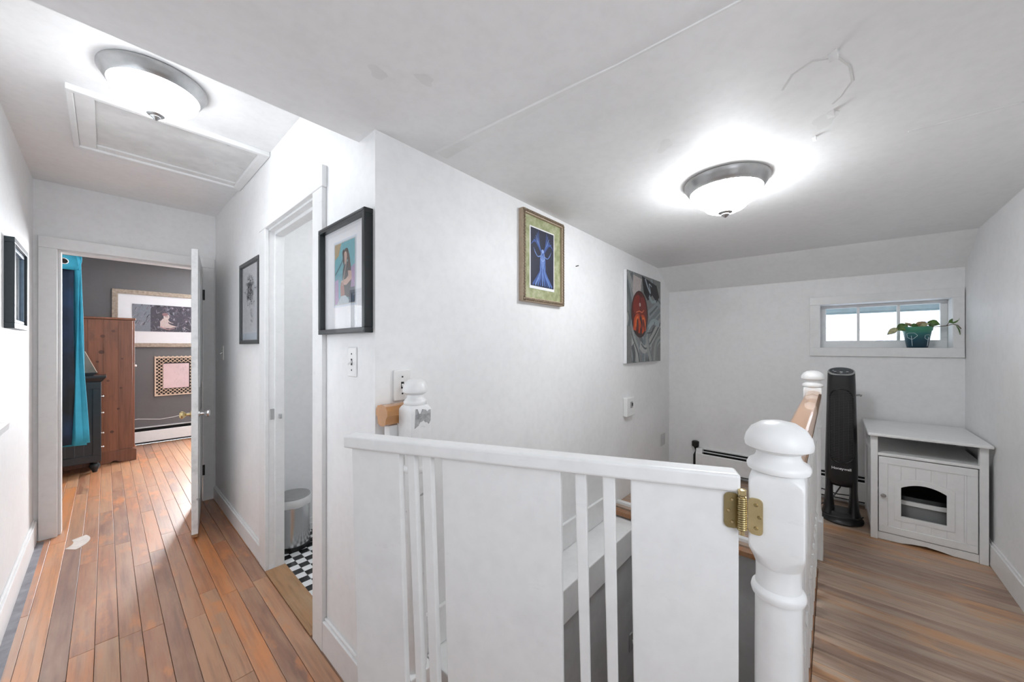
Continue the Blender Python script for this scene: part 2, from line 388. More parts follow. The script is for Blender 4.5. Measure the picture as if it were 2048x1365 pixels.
def blotch(name, x, y, rx, ry, rot):
    m = MB(); vs = []; n = 20
    for i in range(n):
        a = 2 * PI * i / n; r = 1 + .18 * math.sin(3 * a + x * 9) + .1 * math.sin(5 * a + y * 7); u, v = rx * r * math.cos(a), ry * r * math.sin(a)
        px, py = x + u * math.cos(rot) - v * math.sin(rot), y + u * math.sin(rot) + v * math.cos(rot); vs.append((px, py, zl(px, py) - .0006))
    m.add(vs, [list(range(n))]); o = m.build(name, 'faint_stain', ceil)
plain('faint_stain', (.825, .825, .82), .6, 0, .03, 10)
for a in [(1.43, .483, .05, .022, .6), (.627, .901, .028, .02, 0), (.52, .98, .03, .02, .4), (.78, .26, .05, .03, .9), (1.62, .02, .05, .03, .2)]: blotch('damp_stain', *a)

# ------------------------------------------------------------------ floors: each board its own piece
def board(parent, x0, x1, y0, y1, ztop, mat, th=.018, gap=.0008, ch=.0012):
    x0 += gap; x1 -= gap; y0 += gap; y1 -= gap; cx, cy = (x0 + x1) / 2, (y0 + y1) / 2; a, b = (x1 - x0) / 2, (y1 - y0) / 2
    key = (round(a, 3), round(b, 3), mat); me = board.cache.get(key)
    if me is None:
        mm = MB(); r0 = [(-a, -b, -th), (a, -b, -th), (a, b, -th), (-a, b, -th)]; r1 = [(-a, -b, -ch), (a, -b, -ch), (a, b, -ch), (-a, b, -ch)]
        a2, b2 = a - ch, b - ch; r2 = [(-a2, -b2, 0), (a2, -b2, 0), (a2, b2, 0), (-a2, b2, 0)]
        mm.loft([r0, r1, r2], sm=False); me = board.cache[key] = mm.mesh('board', mat)
    o = bpy.data.objects.new('board', me); COL.objects.link(o); o.location = (cx, cy, ztop); o.parent = parent
    return o
board.cache = {}
def lengths(a, b, lo, hi):
    out = [a]; y = a + R.uniform(.2, hi)
    while y < b - lo * .6: out.append(y); y += R.uniform(lo, hi)
    out.append(b); return out
fh = struct(MB().box(XL, .86, YR, YS, -.03, -.0185).box(XL, XH + .005, YS, YE + .12, -.03, -.0185).box(-1.2, 2.6, YE + .12, YB, -.03, -.0185).build('floor_hall', 'dark_gap'), 'worn orange-brown strip wood floor of the hallway and bedroom')
BW = .0735
x = XL + .004; row = 0
while x < XH - .01:
    e = min(x + BW, XH + .004); ys = lengths(YR, YB - .02, .7, 1.7)
    if row == 1: ys = [YR, 1.3, 3.95, 5.4, YB - .02]
    if row == 2: ys = [YR, .9, 2.30, 3.80, 5.1, YB - .02]
    for a, b in zip(ys, ys[1:]): board(fh, x, e, a, b, R.uniform(-.0006, .0), 'orange_boards' if row == 1 and b < 4 else ('dark_boards' if row == 2 and 2 < b < 4 else 'hall_boards'))
    x += BW; row += 1
x = XH + .004
while x < .84:
    board(fh, x, min(x + BW, .86), .125, YS, 0, 'hall_boards'); x += BW
for x0, x1 in ((-.33 - 8 * BW, -.33), (XH + .004, XH + .004 + 9 * BW)):
    for k in range(int(round((x1 - x0) / BW))):
        ys = lengths(YE + .12, YB - .02, .9, 1.7)
        for a, b in zip(ys, ys[1:]): board(fh, x0 + k * BW, x0 + (k + 1) * BW, a, b, R.uniform(-.0006, 0), 'hall_boards')
m = MB(); ed = [(-.312, y, .0006) for y in (1.0, 4.05)]
m.box(-.312, -.279, 1.0, 4.06, -.001, .0007); m.build('grey_painted_edge', 'edge_grey', fh)
# scraped arc of the door on the floor, beside the left casing
m = MB(); n = 10
vs = []
for i in range(n + 1):
    a = math.radians(200 - 78 * i / n)
    for r in (.10, .175): vs.append((-.245 + r * math.cos(a - PI * .95) , 3.83 + 1.1 * r * math.sin(a - PI * .95) + .05, .0007))
m.add(vs, [(2 * i, 2 * i + 1, 2 * i + 3, 2 * i + 2) for i in range(n)]); m.build('scrape_mark', 'scrape_paint', fh)

fl = struct(MB().box(.88, 2.60, YR, .11, Z0 - .03, Z0 - .0185).box(2.60, XW, YR, YS, Z0 - .03, Z0 - .0185).box(.88, .9, YR, .115, 0, Z0 - .0185).build('floor_landing', 'dark_gap'), 'worn brown strip wood floor of the landing')
x = .88; k = 0
while x < XW - .005:
    e = min(x + .0765, XW)
    if x < 2.53: board(fl, x, e, YR, .058, Z0 + R.uniform(-.0006, 0), 'landing_boards')
    else: board(fl, x, e, YR, YS, Z0 + R.uniform(-.0006, 0), 'landing_boards')
    x += .0765; k += 1
xs = [.88, 1.6, 2.48]
board(fl, .88, 2.48, .058, .135, Z0 + .001, 'landing_edge_board', .03)
eb = board(fl, 2.48, 2.535, .058, YS, Z0 + .001, 'landing_edge_board', .03)
box(2.60, 2.64, .14, YS, Z0, Z0 + .018).build('shoe_strip', 'trim_paint', fl)
# stairs going down behind the gate
st = struct(MB().box(.86, .865, .12, 1.045, -.24, -.02).build('staircase', 'trim_paint'), 'white painted stairs going down behind the gate')
for k in range(7):
    x0 = .86 + k * .24; z = -.20 * (k + 1)
    box(x0 - .0, x0 + .27, .12, 1.045, z - .03, z).build('tread', 'worn_wood', st, bevel=.004)
    box(x0 + .24, x0 + .255, .12, 1.045, z - .20, z - .03).build('riser', 'trim_paint', st)

# bathroom shell and its checkerboard tiles
wall('wall_bathroom_back', 'y', 2.88, 2.98, XH + .08, 2.3, 0, 2.45, [], 'wall_paint', 'pale bathroom wall behind the steel bin')
wall('wall_bathroom_side', 'x', 2.2, 2.3, YS + .1, 2.88, 0, 2.45, [], 'wall_paint', 'pale bathroom side wall out of sight')
struct(box(XH + .08, 2.3, YS + .1, 2.98, 2.40, 2.5).build('ceiling_bathroom', 'ceiling_paint'), 'white bathroom ceiling')
fb = struct(box(XH + .02, 2.2, YS + .1, 2.88, -.03, -.006).build('floor_bathroom', 'tile_white'), 'small black and white checkerboard tile floor of the bathroom')
TS = .0525
tm = {}
for c in (0, 1):
    q = TS / 2 - .0009; tm[c] = MB().loft([[(-q, -q, -.006), (q, -q, -.006), (q, q, -.006), (-q, q, -.006)], [(-q, -q, -.001), (q, -q, -.001), (q, q, -.001), (-q, q, -.001)], [(-q + .001, -q + .001, 0), (q - .001, -q + .001, 0), (q - .001, q - .001, 0), (-q + .001, q - .001, 0)]], sm=False).mesh('floor_tile', ('tile_white', 'tile_black')[c])
for i in range(13):
    for j in range(21):
        o = bpy.data.objects.new('floor_tile', tm[(i + j) % 2]); COL.objects.link(o); o.location = (.735 + TS * (i + .5), 1.776 + TS * (j + .5), .002); o.parent = fb
struct(box(XH - .022, XH + .085, 1.80, 2.515, .0, .009).build('trim_threshold', 'threshold_wood', bevel=.003), 'worn bare wood threshold in the bathroom doorway')
m = MB(); m.box(.75, 2.2, 2.862, 2.88, .0, .085); m.box(.75, 2.2, 2.855, 2.862, 0, .05)
struct(m.build('baseboard_bathroom', 'trim_paint', bevel=.003), 'white bathroom baseboard behind the steel bin')

# bedroom shell
wall('wall_bedroom_back', 'y', YB, YB + .12, -1.3, 2.7, 0, 2.6, [(1.34, 1.72, 1.0, 2.2)], 'bedroom_paint', 'dark grey bedroom wall with pictures')
wall('wall_bedroom_left', 'x', -1.2, -1.3, YE + .12, YB, 0, 2.6, [], 'bedroom_paint', 'dark grey bedroom side wall behind the curtain')
wall('wall_bedroom_right', 'x', 2.6, 2.7, YE + .12, YB, 0, 2.6, [], 'bedroom_paint', 'dark grey bedroom side wall out of sight')
struct(box(-1.3, 2.7, YE + .12, YB + .12, 2.5, 2.62).build('ceiling_bedroom', 'ceiling_paint'), 'white bedroom ceiling')

# ------------------------------------------------------------------ baseboards and casings
def baseboard(name, poly_run, label, h=.13, th=.018, z=0):
    """run: axis, face, outward sign, a0, a1"""
    m = MB()
    for ax, f, s, a0, a1 in poly_run:
        if ax == 'x': m.box(f, f + s * th, a0, a1, z, z + h - .012); m.box(f, f + s * th * .55, a0, a1, z + h - .012, z + h)
        else: m.box(a0, a1, f, f + s * th, z, z + h - .012); m.box(a0, a1, f, f + s * th * .55, z + h - .012, z + h)
    return struct(m.build(name, 'trim_paint', bevel=.003), label)
baseboard('baseboard_right', [('x', XH, -1, 2.65, YE - .02)], 'white baseboard of the hallway between the two doorways', .115)
baseboard('baseboard_corner', [('x', XH, -1, YS - .02, 1.675), ('y', YS, -1, XH, .86)], 'white baseboard wrapping the wall corner behind the gate', .145)
baseboard('baseboard_left', [('x', XL, 1, YR, YE - .02)], 'white scuffed baseboard along the left hallway wall', .155)
baseboard('baseboard_landing', [('y', YR, 1, .9, XW)], 'white baseboard along the right landing wall', .13, .016, Z0)

def casing_y(name, face, s, x0, x1, zt, w, label, wr=None, wt=None):
    """door casing on a wall Y=face, opening x0..x1, jamb lining included"""
    e = thing_struct(name, label)
    wr = wr or w; wt = wt or w
    for a, b in ((x0 - w, x0), (x1, x1 + wr)): box(a, b, face, face + s * .02, 0, zt).build('side_casing', 'trim_paint', e, .003)
    box(x0 - w, x1 + wr, face, face + s * .022, zt, zt + wt).build('head_casing', 'trim_paint', e, .003)
    return e
def thing_struct(name, label):
    o = bpy.data.objects.new(name, None); COL.objects.link(o); return struct(o, label)
e = casing_y('trim_bedroom_door', YE, -1, -.225, .56, 2.03, .083, 'white painted casing of the bedroom doorway', .08, .08)
for a, b in ((-.225, -.210), (.545, .56)): box(a, b, YE + .02, YE + .12, 0, 2.035).build('jamb_stop', 'trim_paint', e, .002)
box(-.21, .545, YE + .02, YE + .12, 2.018, 2.035).build('head_stop', 'trim_paint', e, .002)
for z in (1.79, .27): box(.556, .574, YE - .024, YE - .018, z - .045, z + .045).build('hinge_leaf', 'dark_metal', e, .001)
e = thing_struct('trim_bathroom_door', 'white painted casing of the bathroom doorway')
for a, b, nme in ((2.525, 2.648, 'far'), (1.675, 1.785, 'near')): box(XH, XH - .02, a, b, 0, 2.045).build('side_casing', 'trim_paint', e, .003)
box(XH, XH - .022, 1.668, 2.65, 2.045, 2.14).build('head_casing', 'trim_paint', e, .003)
box(XH + .03, XH + .08, 2.515, 2.53, 0, 2.035).build('jamb_stop', 'trim_paint', e, .002); box(XH + .03, XH + .08, 1.785, 1.80, 0, 2.035).build('jamb_stop', 'trim_paint', e, .002)
box(XH + .03, XH + .08, 1.80, 2.515, 2.017, 2.035).build('head_stop', 'trim_paint', e, .002)
sp = box(XH + .008, XH + .030, 2.526, 2.530, .90, .965).build('strike_plate', 'chrome', e, .001); sp['label'] = 'small metal latch plate'
box(XH + .045, XH + .062, 2.495, 2.516, .905, .935).build('latch_catch', 'chrome', e, .003)

# bedroom door leaf, open into the hall and seen edge-on
H = Vector((.538, 4.075)); D = Vector((-.128, -.775)).normalized(); Np = Vector((-D.y, D.x)); LW = .775; TH = .036
def dq(s, n): p = H + D * s + Np * n; return (p.x, p.y)
if Np.x > 0: Np = -Np
def dbox(mb, s0, s1, n0, n1, z0, z1): 
    c = [dq(s0, n0), dq(s1, n0), dq(s1, n1), dq(s0, n1)]; return mb.hexa([(x, y, z0) for x, y in c], [(x, y, z1) for x, y in c])
door = thing_struct('door_1', 'white door opened edge-on into the hall from the bedroom doorway')
dbox(MB(), 0, LW, -TH / 2, TH / 2, .035, 2.02).build('door_leaf', 'door_edge_paint', door, .003)
dbox(MB(), 0, LW, -TH / 2 + .001, TH / 2 - .001, .015, .035).build('bare_bottom_edge', 'worn_wood', door)
for z0, z1 in ((.25, .85), (1.05, 1.88)):
    for s0, s1 in ((.10, .36), (.42, .68)):
        for sg in (-1, 1): dbox(MB(), s0, s1, sg * TH / 2, sg * (TH / 2 + .005), z0, z1).build('raised_panel', 'trim_paint', door, .004)
for sg, mt, lb in ((1, 'brass', 'brass door knob'), (-1, 'chrome', 'silver door knob')):
    m = MB(); base = H + D * (LW - .06); 
    prof = [(.0, 0), (.024, 0), (.024, .006), (.010, .010), (.009, .028), (.018, .036), (.026, .046), (.026, .056), (.018, .064), (0, .066)]
    ax = Vector((Np.x * sg, Np.y * sg, 0)); uu = Vector((0, 0, 1)); vv = ax.cross(uu); vs = []; seg = 20; n = len(prof)
    for j in range(seg):
        for r, a in prof:
            q = Vector((base.x, base.y, .865)) + ax * (TH / 2 + a) + (uu * math.cos(2 * PI * j / seg) + vv * math.sin(2 * PI * j / seg)) * r; vs.append(q)
    m.add(vs, [(j * n + i, ((j + 1) % seg) * n + i, ((j + 1) % seg) * n + i + 1, j * n + i + 1) for j in range(seg) for i in range(n - 1)], 0, True); m.build('door_knob', mt, door, label=lb)

# ------------------------------------------------------------------ windows
def window(name, label, axis, face, s, a0, a1, z0, z1, depth, cols, casing=.06, stool=0, cas_in=True, rows=1, stile=.045, split=None):
    """window unit: casing on the room side, sash set back, muntins, a pane per light"""
    e = thing_struct(name, label)
    def B(a, b, f0, f1, c, d, nme, mat='trim_paint', bv=.002):
        m = MB(); m.box(f0, f1, a, b, c, d) if axis == 'x' else m.box(a, b, f0, f1, c, d); return m.build(nme, mat, e, bv)
    if cas_in:
        f = face - s * .02
        for q in (-1, 1):
            a, b = (a0 - casing, a0) if q < 0 else (a1, a1 + casing)
            B(a, b, face, f, z0 - (0 if stool else casing), z1, 'side_casing')
        B(a0 - casing, a1 + casing, face, f, z1, z1 + casing, 'head_casing')
        if stool: B(a0 - casing - .06, a1 + casing + .06, face + s * .02, face - s * .05, z0 - .03, z0, 'stool'); B(a0 - casing, a1 + casing, face, face - s * .018, z0 - .11, z0 - .03, 'apron')
        else: B(a0 - casing, a1 + casing, face, f, z0 - casing, z0, 'bottom_casing')
    p0, p1 = face + s * depth, face + s * (depth + .03)
    sash = B(a0, a1, p0, p1, z0, z0 + stile, 'sash_rail'); B(a0, a1, p0, p1, z1 - stile * .7, z1, 'sash_rail')
    B(a0, a0 + stile, p0, p1, z0 + stile, z1 - stile * .7, 'sash_stile'); B(a1 - stile, a1, p0, p1, z0 + stile, z1 - stile * .7, 'sash_stile')
    w = (a1 - a0 - 2 * stile) / cols; hh = (z1 - z0 - 1.7 * stile) / rows
    for k in range(1, cols): B(a0 + stile + k * w - .008, a0 + stile + k * w + .008, p0 + s * .004, p1 - s * .004, z0 + stile, z1 - stile * .7, 'muntin')
    for k in range(1, rows): B(a0 + stile, a1 - stile, p0, p1, z0 + stile + k * hh - .016, z0 + stile + k * hh + .016, 'meeting_rail')
    for i in range(cols):
        for k in range(rows): B(a0 + stile + i * w, a0 + stile + (i + 1) * w, p0 + s * .013, p0 + s * .016, z0 + stile + k * hh, z0 + stile + (k + 1) * hh, 'pane', 'window_glass', 0)
    return e
w1 = thing_struct('window_1', 'small high three-pane window with a wide white casing')
def wb_(a, b, x0, x1, c, d, nme, mat='trim_paint', bv=.002): return box(x0, x1, a, b, c, d).build(nme, mat, w1, bv)
wb_(.075, .138, XW - .02, XW, 1.332, 1.673, 'side_casing'); wb_(YR + .004, -.605, XW - .02, XW, 1.332, 1.673, 'side_casing')
wb_(YR + .004, .138, XW - .022, XW, 1.673, 1.735, 'head_casing'); wb_(YR + .004, .138, XW - .022, XW, 1.267, 1.332, 'bottom_casing')
sx0, sx1 = XW + .13, XW + .165
wb_(-.605, .075, sx0, sx1, 1.332, 1.388, 'sash_rail'); wb_(-.605, .075, sx0, sx1, 1.650, 1.673, 'sash_rail')
wb_(.040, .075, sx0, sx1, 1.388, 1.650, 'sash_stile'); wb_(-.605, -.572, sx0, sx1, 1.388, 1.650, 'sash_stile')
for y in (-.152, -.369): wb_(y - .0085, y + .0085, sx0 + .004, sx1, 1.388, 1.650, 'muntin')
for y0, y1 in ((-.1435, .040), (-.3605, -.1605), (-.572, -.3775)): wb_(y0, y1, sx0 + .016, sx0 + .019, 1.388, 1.650, 'pane', 'window_glass', 0)
window('window_2', 'hallway window in the left wall, its stool end showing at the picture edge', 'x', XL, -1, 1.58, 2.55, 1.01, 2.10, .06, 2, .09, 1, True, 2)
window('added_rear_window', 'unseen window added behind the viewer as a light source', 'y', YR, -1, -.25, .55, .95, 2.0, .06, 2, .08, 1, True, 2)  # made-up window, put in to bring light from behind the camera
window('window_4', 'bedroom window hidden by the open door', 'y', YB, 1, 1.34, 1.72, 1.0, 2.2, .05, 1, .08, 1, True, 2)

# what stands outside the small window
yd = struct(box(4.2, 40, -30, 30, -3.2, -3.0).build('ground_outside', 'pale_ground'), 'pale ground outside the small window')
ev = MB().box(4.10, 4.13, -2.2, 1.6, 1.632, 1.80).box(4.13, 4.16, -2.2, 1.6, 1.615, 1.632).build('eave', 'eave_paint'); tag(ev, 'grey green eave board above the small window outside', 'eave')
for k, (x, y, h, r) in enumerate([(11, -.25, 6.2, .14), (13, -1.05, 6.8, .17), (12, .5, 6.0, .11), (15, -1.9, 7.5, .16)]):
    tr = thing('bare_tree', (x, y, -3), ['slim bare tree outside the middle pane of the small window', 'thick bare tree outside the right pane of the small window', 'thin bare tree outside the left pane of the small window', 'farthest bare tree outside, behind the potted plant'][k], 'tree', 'bare trees outside the small window')
    MB().tube([(x, y, -3), (x + .05, y + .04, -1), (x, y - .03, 1), (x + .02, y, h - 3)], [r, r * .8, r * .6, r * .2], 7).build('trunk', 'washed_out_bark', tr)
    for b in range(7):
        zb_ = R.uniform(-.2, h - 3.6); s = R.choice((-1, 1)); ln = R.uniform(.6, 1.5)
        MB().tube([(x, y, zb_), (x + R.uniform(-.2, .2), y + s * ln * .5, zb_ + ln * .3), (x + R.uniform(-.3, .3), y + s * ln, zb_ + ln * .8)], [r * .24, r * .15, r * .06], 5).build('branch', 'washed_out_bark', tr)
fe = thing('rail_fence', (9, 0, -3), 'pale board fence beyond the small window', 'fence')
for z in (-.1, .35, .8): box(9.0, 9.04, -4, 4, z, z + .12).build('fence_rail', 'neighbour_siding', fe)
for y in (-3.4, -1.2, 1.0, 3.2): box(9.04, 9.14, y - .05, y + .05, -3, 1.0).build('fence_post', 'neighbour_siding', fe)

# ------------------------------------------------------------------ gate across the stair head
GA = Vector((.434, .987)); GB = Vector((.793, .132)); GU = (GB - GA).normalized(); GN = Vector((-GU.y, GU.x))
if GN.dot(-GA) > 0: GN = -GN           # GN points away from the viewer
def gp(s, n, z): p = GA + GU * s + GN * n; return (p.x, p.y, z)
gate = thing('safety_gate', (gp(.46, 0, 0)[0], gp(.46, 0, 0)[1], .05), 'white painted wooden gate with slats and brass hinge across the stair head', 'gate')
ZT, ZBt = 1.068, .09
def gboard(name, lt, lb, rt, rb, zb, th=.019):
    def ext(st, sb): return st + (sb - st) * (ZT - ZBt) / (ZT - zb)
    l2, r2 = ext(lt, lb), ext(rt, rb)
    MB().hexa([gp(l2, 0, ZBt), gp(r2, 0, ZBt), gp(r2, th, ZBt), gp(l2, th, ZBt)], [gp(lt, 0, ZT), gp(rt, 0, ZT), gp(rt, th, ZT), gp(lt, th, ZT)]).build(name, 'gate_paint', gate, .0025)
gboard('wide_board', .0178, .0362, .1689, .1903, .47)
gboard('slat', .1919, .2185, .2150, .2389, .50); gboard('slat', .2360, .2590, .2618, .2829, .51)
gboard('wide_board', .2927, .3079, .5875, .5930, .56)
gboard('slat', .6181, .6310, .6427, .6511, .62); gboard('slat', .6765, .6872, .7024, .7084, .64)
gboard('wide_board', .7331, .7390, .9275, .9275, .68)
MB().hexa([gp(-.001, -.012, ZT), gp(.9285, -.012, ZT), gp(.9285, .034, ZT), gp(-.001, .034, ZT)], [gp(-.001, -.012, 1.102), gp(.9285, -.012, 1.102), gp(.9285, .034, 1.102), gp(-.001, .034, 1.102)]).build('top_rail', 'gate_paint', gate, .006, seg=3)
MB().hexa([gp(.03, .019, .10), gp(.93, .019, .10), gp(.93, .038, .10), gp(.03, .038, .10)], [gp(.03, .019, .18), gp(.93, .019, .18), gp(.93, .038, .18), gp(.03, .038, .18)]).build('back_rail', 'gate_paint', gate, .003)

# ------------------------------------------------------------------ newel posts and banister
NW = .041
def newel(loc, label, paint, cap=.053, hgt=1.203, zbase=0., shade=None):
    e = thing('newel_post', loc, label, 'newel post', 'turned white newel posts')
    dz = hgt - 1.203
    m = MB(); m.lathe([(.0, zbase), (.040, zbase), (.040, zbase + .26), (.037, .42), (.0358, .872 + dz), (.036, .877 + dz), (.0405, .880 + dz), (.0425, .887 + dz), (.0405, .895 + dz), (.0355, .899 + dz), (.0345, .910 + dz), (.0345, .932 + dz), (.0365, .945 + dz), (.039, .955 + dz), (0, .955 + dz)], seg=40).build('turned_shaft', paint, e, local=True)
    def ring(w, r, z, k=8):
        pts = []
        for q in range(4):
            cx, cy = ((w - r), (w - r)) if q == 0 else ((-(w - r), w - r) if q == 1 else ((-(w - r), -(w - r)) if q == 2 else (w - r, -(w - r))))
            for i in range(k + 1): a = PI / 2 * (q + i / k); pts.append((cx + r * math.cos(a), cy + r * math.sin(a), z + dz))
        return pts
    m = MB(); m.loft([ring(.0365, .036, .940), ring(.0385, .032, .950), ring(.0402, .022, .960), ring(NW, .009, .970), ring(NW, .0035, .980), ring(NW, .0035, 1.088), ring(NW, .006, 1.096), ring(.0400, .016, 1.104), ring(.038, .030, 1.111)]).build('square_block', paint, e, local=True)
    c = cap
    m = MB(); m.lathe([(0, 1.108 + dz), (.036, 1.108 + dz), (c * .90, 1.113 + dz), (c * .93, 1.120 + dz), (c * .87, 1.127 + dz), (c * .70, 1.133 + dz), (c * .64, 1.140 + dz), (c * .64, 1.146 + dz), (c * .80, 1.150 + dz), (c * .97, 1.155 + dz), (c, 1.163 + dz), (c * .95, 1.175 + dz), (c * .80, 1.189 + dz), (c * .52, 1.199 + dz), (c * .2, 1.2028 + dz), (0, 1.203 + dz)], seg=40).build('mushroom_cap', paint, e, local=True)
    m = MB(); m.box(-.046, .046, -.046, .046, zbase, zbase + .22); m.build('square_base', paint, e, .004, True)
    return e
n1 = newel((.828, .0755, 0), 'large white turned newel post in the foreground beside the brass hinge', 'newel_paint')
n2 = newel((2.705, .085, 0), 'far white newel post beside the black tower fan', 'newel_paint', .053, 1.203, Z0)
n3 = newel((.725, 1.10, 0), 'scuffed white newel post behind the gate against the stair wall', 'scuffed_newel_paint', .043, 1.229, 0)
prof = [(1.152, 1.070), (1.165, 1.062), (1.190, 1.062), (1.203, 1.070), (1.206, 1.088), (1.216, 1.100), (1.216, 1.118), (1.205, 1.132), (1.178, 1.138), (1.150, 1.132), (1.139, 1.118), (1.139, 1.100), (1.149, 1.088)]
o = MB().prism(prof, 'x', .640, .77, 0, True).build('rail_stub', 'rail_wood', n3); o['label'] = 'orange varnished stub of handrail'
box(.660, .695, 1.16, 1.195, 0, 1.062).build('half_baluster', 'newel_paint', n3, .003)
rr = random.Random(2); sc = [(.700 + .060 * i / 9, 1.118 + .010 * rr.uniform(-1, 1)) for i in range(10)] + [(.760 - .064 * i / 9, 1.080 + .014 * rr.uniform(-1, 1) - .012 * (i > 4)) for i in range(10)]
MB().prism(sc, 'y', 1.0575, 1.0592).build('worn_patch', 'bare_grey_wood', n3, label='grey worn patch in the paint')
ban = thing('banister', (1.7, .08, Z0), 'varnished orange wood handrail on white balusters above the landing floor', 'banister')
pr_ = [(.053, 1.030), (.063, 1.024), (.097, 1.024), (.107, 1.030), (.108, 1.048), (.114, 1.058), (.114, 1.074), (.105, 1.086), (.080, 1.091), (.055, 1.086), (.046, 1.074), (.046, 1.058), (.052, 1.048)]
MB().prism(pr_, 'x', .868, 2.665, 0, True).build('handrail', 'rail_wood', ban)
bm_ = MB(); bm_.lathe([(.0, .40), (.014, .40), (.0185, .42), (.012, .44), (.016, .50), (.018, .60), (.013, .80), (.016, .82), (.012, .84), (.015, .86), (0, .86)], seg=12); bm_.box(-.017, .017, -.017, .017, Z0, .41); bm_.box(-.017, .017, -.017, .017, .85, 1.028)
bme = bm_.mesh('baluster', 'newel_paint')
for k in range(15):
    o = bpy.data.objects.new('baluster', bme); COL.objects.link(o); o.parent = ban; o.location = (.935 + k * .118 - 1.7, .08 - .08, -Z0)

# brass spring hinge joining gate and newel
hg = MB()
hz0, hz1 = .998, 1.064
nl = Vector((.828 - NW, .0755 + .03))            # newel face corner near the gate
def rounded(s0, s1, z0, z1, r=.012, bulge=.006, k=4):
    pts = []
    for cx, cz, a0 in ((s1 - r, z1 - r, 0), (s0 + r, z1 - r, PI / 2), (s0 + r, z0 + r, PI), (s1 - r, z0 + r, 1.5 * PI)):
        for i in range(k + 1): a = a0 + PI / 2 * i / k; pts.append((cx + r * math.cos(a), cz + r * math.sin(a)))
    return pts
pl = rounded(.902, .9275, hz0, hz1, .009)
m = MB(); m.loft([[gp(s, -.0005, z) for s, z in pl], [gp(s, -.0035, z) for s, z in pl]], sm=False); hb = m.build('hinge_plate', 'dark_brass', gate, label='brass hinge plate on the gate')
KX = gp(.937, -.006, 0)
# newel-side plate lies on the newel face x = .787
px = .828 - NW
pl = rounded(.0935, .1160, hz0, hz1, .008)
m = MB(); m.loft([[(px - .0005, y, z) for y, z in pl], [(px - .0035, y, z) for y, z in pl]], sm=False); hb2 = m.build('hinge_plate', 'brass', gate, label='bright brass hinge plate on the newel post')
KC = Vector((.7815, .1250, 0))
pts = []
for i in range(15 * 10 + 1):
    a = 2 * PI * i / 10; pts.append((KC.x + .0062 * math.cos(a), KC.y + .0062 * math.sin(a), hz0 + .003 + (hz1 - hz0 - .006) * i / 150))
MB().tube(pts, .0023, 6).build('spring', 'dark_brass', gate)
MB().lathe([(0, hz0 - .006), (.004, hz0 - .006), (.0045, hz0), (.0045, hz1), (.007, hz1 + .002), (.007, hz1 + .012), (0, hz1 + .013)], (KC.x, KC.y, 0), 14).build('hinge_pin', 'brass', gate)
hm = (hz0 + hz1) / 2
for z in (hz0 + .012, hm, hz1 - .012):
    s = .915 if abs(z - hm) > .01 else .909
    q = gp(s, -.0035, z); m = MB()
    vs = []
    MB().tube([q, gp(s, -.0055, z)], [.0035, .0025], 10).build('screw', 'brass', gate)
    y = .104 if abs(z - hm) > .01 else .099
    MB().tube([(px - .0035, y, z), (px - .0055, y, z)], [.0035, .0025], 10).build('screw', 'dark_brass', gate)

# ------------------------------------------------------------------ ceiling lamps
def lamp(loc, label, glow):
    e = thing('ceiling_lamp', loc, label, 'ceiling lamp', 'flush ceiling lamps with frosted bowls')
    P = [(0, 0), (.186, 0), (.190, -.004), (.190, -.012), (.183, -.022), (.176, -.034), (.168, -.046), (.160, -.052), (.156, -.050), (.150, -.046), (0, -.046)]
    P = [(r_ * .915, z_) for r_, z_ in P]
    MB().lathe(P, seg=56).build('metal_pan', 'brushed_nickel', e, local=True)
    G = [(0, -.047), (.152, -.047), (.156, -.055), (.153, -.070), (.143, -.086), (.126, -.100), (.110, -.108), (.100, -.114), (.094, -.122), (.080, -.134), (.055, -.144), (.03, -.148), (0, -.149)]
    G = [(r_ * .915, z_) for r_, z_ in G]
    MB().lathe(G, seg=40, ripple=lambda a, i: (.006 * math.sin(10 * a) if 2 <= i <= 9 else 0)).build('glass_bowl', 'glowing_glass_' + glow, e, local=True)
    MB().lathe([(0, -.137), (.034, -.137), (.036, -.141), (.028, -.150), (.017, -.154), (.0175, -.158), (.013, -.162), (.005, -.170), (0, -.172)], seg=24).build('finial', 'brushed_nickel', e, local=True)
    return e
lamp((.145, 2.20, ZC), 'flush nickel ceiling lamp with glowing bowl beside the attic hatch', 'lamp1')
lamp((1.90, .37, zl(1.9, .37) + .003), 'flush nickel ceiling lamp with glowing bowl over the stairwell', 'lamp2')
lamp((1.35, 2.1, 2.40), 'unseen ceiling lamp added to light the bathroom', 'bath')  # out of view, added to brighten the bathroom

# attic hatch
hh = thing('attic_hatch', (.266, 2.855, ZC), 'dusty white attic hatch with raised frame in the hallway ceiling', 'hatch')
X0, X1, Y0, Y1 = -.118, .648, 2.495, 3.215
box(X0, X1, Y0, Y0 + .028, ZC - .028, ZC).build('frame_strip', 'trim_paint', hh, .003); box(X0, X1, Y1 - .045, Y1, ZC - .028, ZC).build('frame_strip', 'trim_paint', hh, .003)
box(X0, X0 + .022, Y0 + .028, Y1 - .045, ZC - .028, ZC).build('frame_strip', 'trim_paint', hh, .003); box(X1 - .045, X1, Y0 + .028, Y1 - .045, ZC - .028, ZC).build('frame_strip', 'trim_paint', hh, .003)
box(X0 + .022, X0 + .085, Y0 + .028, Y1 - .045, ZC - .018, ZC).build('wide_strip', 'plaster', hh, .003)
box(X0 + .085, X1 - .045, Y0 + .028, Y1 - .045, ZC - .006, ZC).build('hatch_panel', 'dusty_hatch_paint', hh)
box(X0 + .085, X1 - .045, Y1 - .10, Y1 - .045, ZC - .016, ZC - .006).build('inner_strip', 'dusty_hatch_paint', hh, .002)

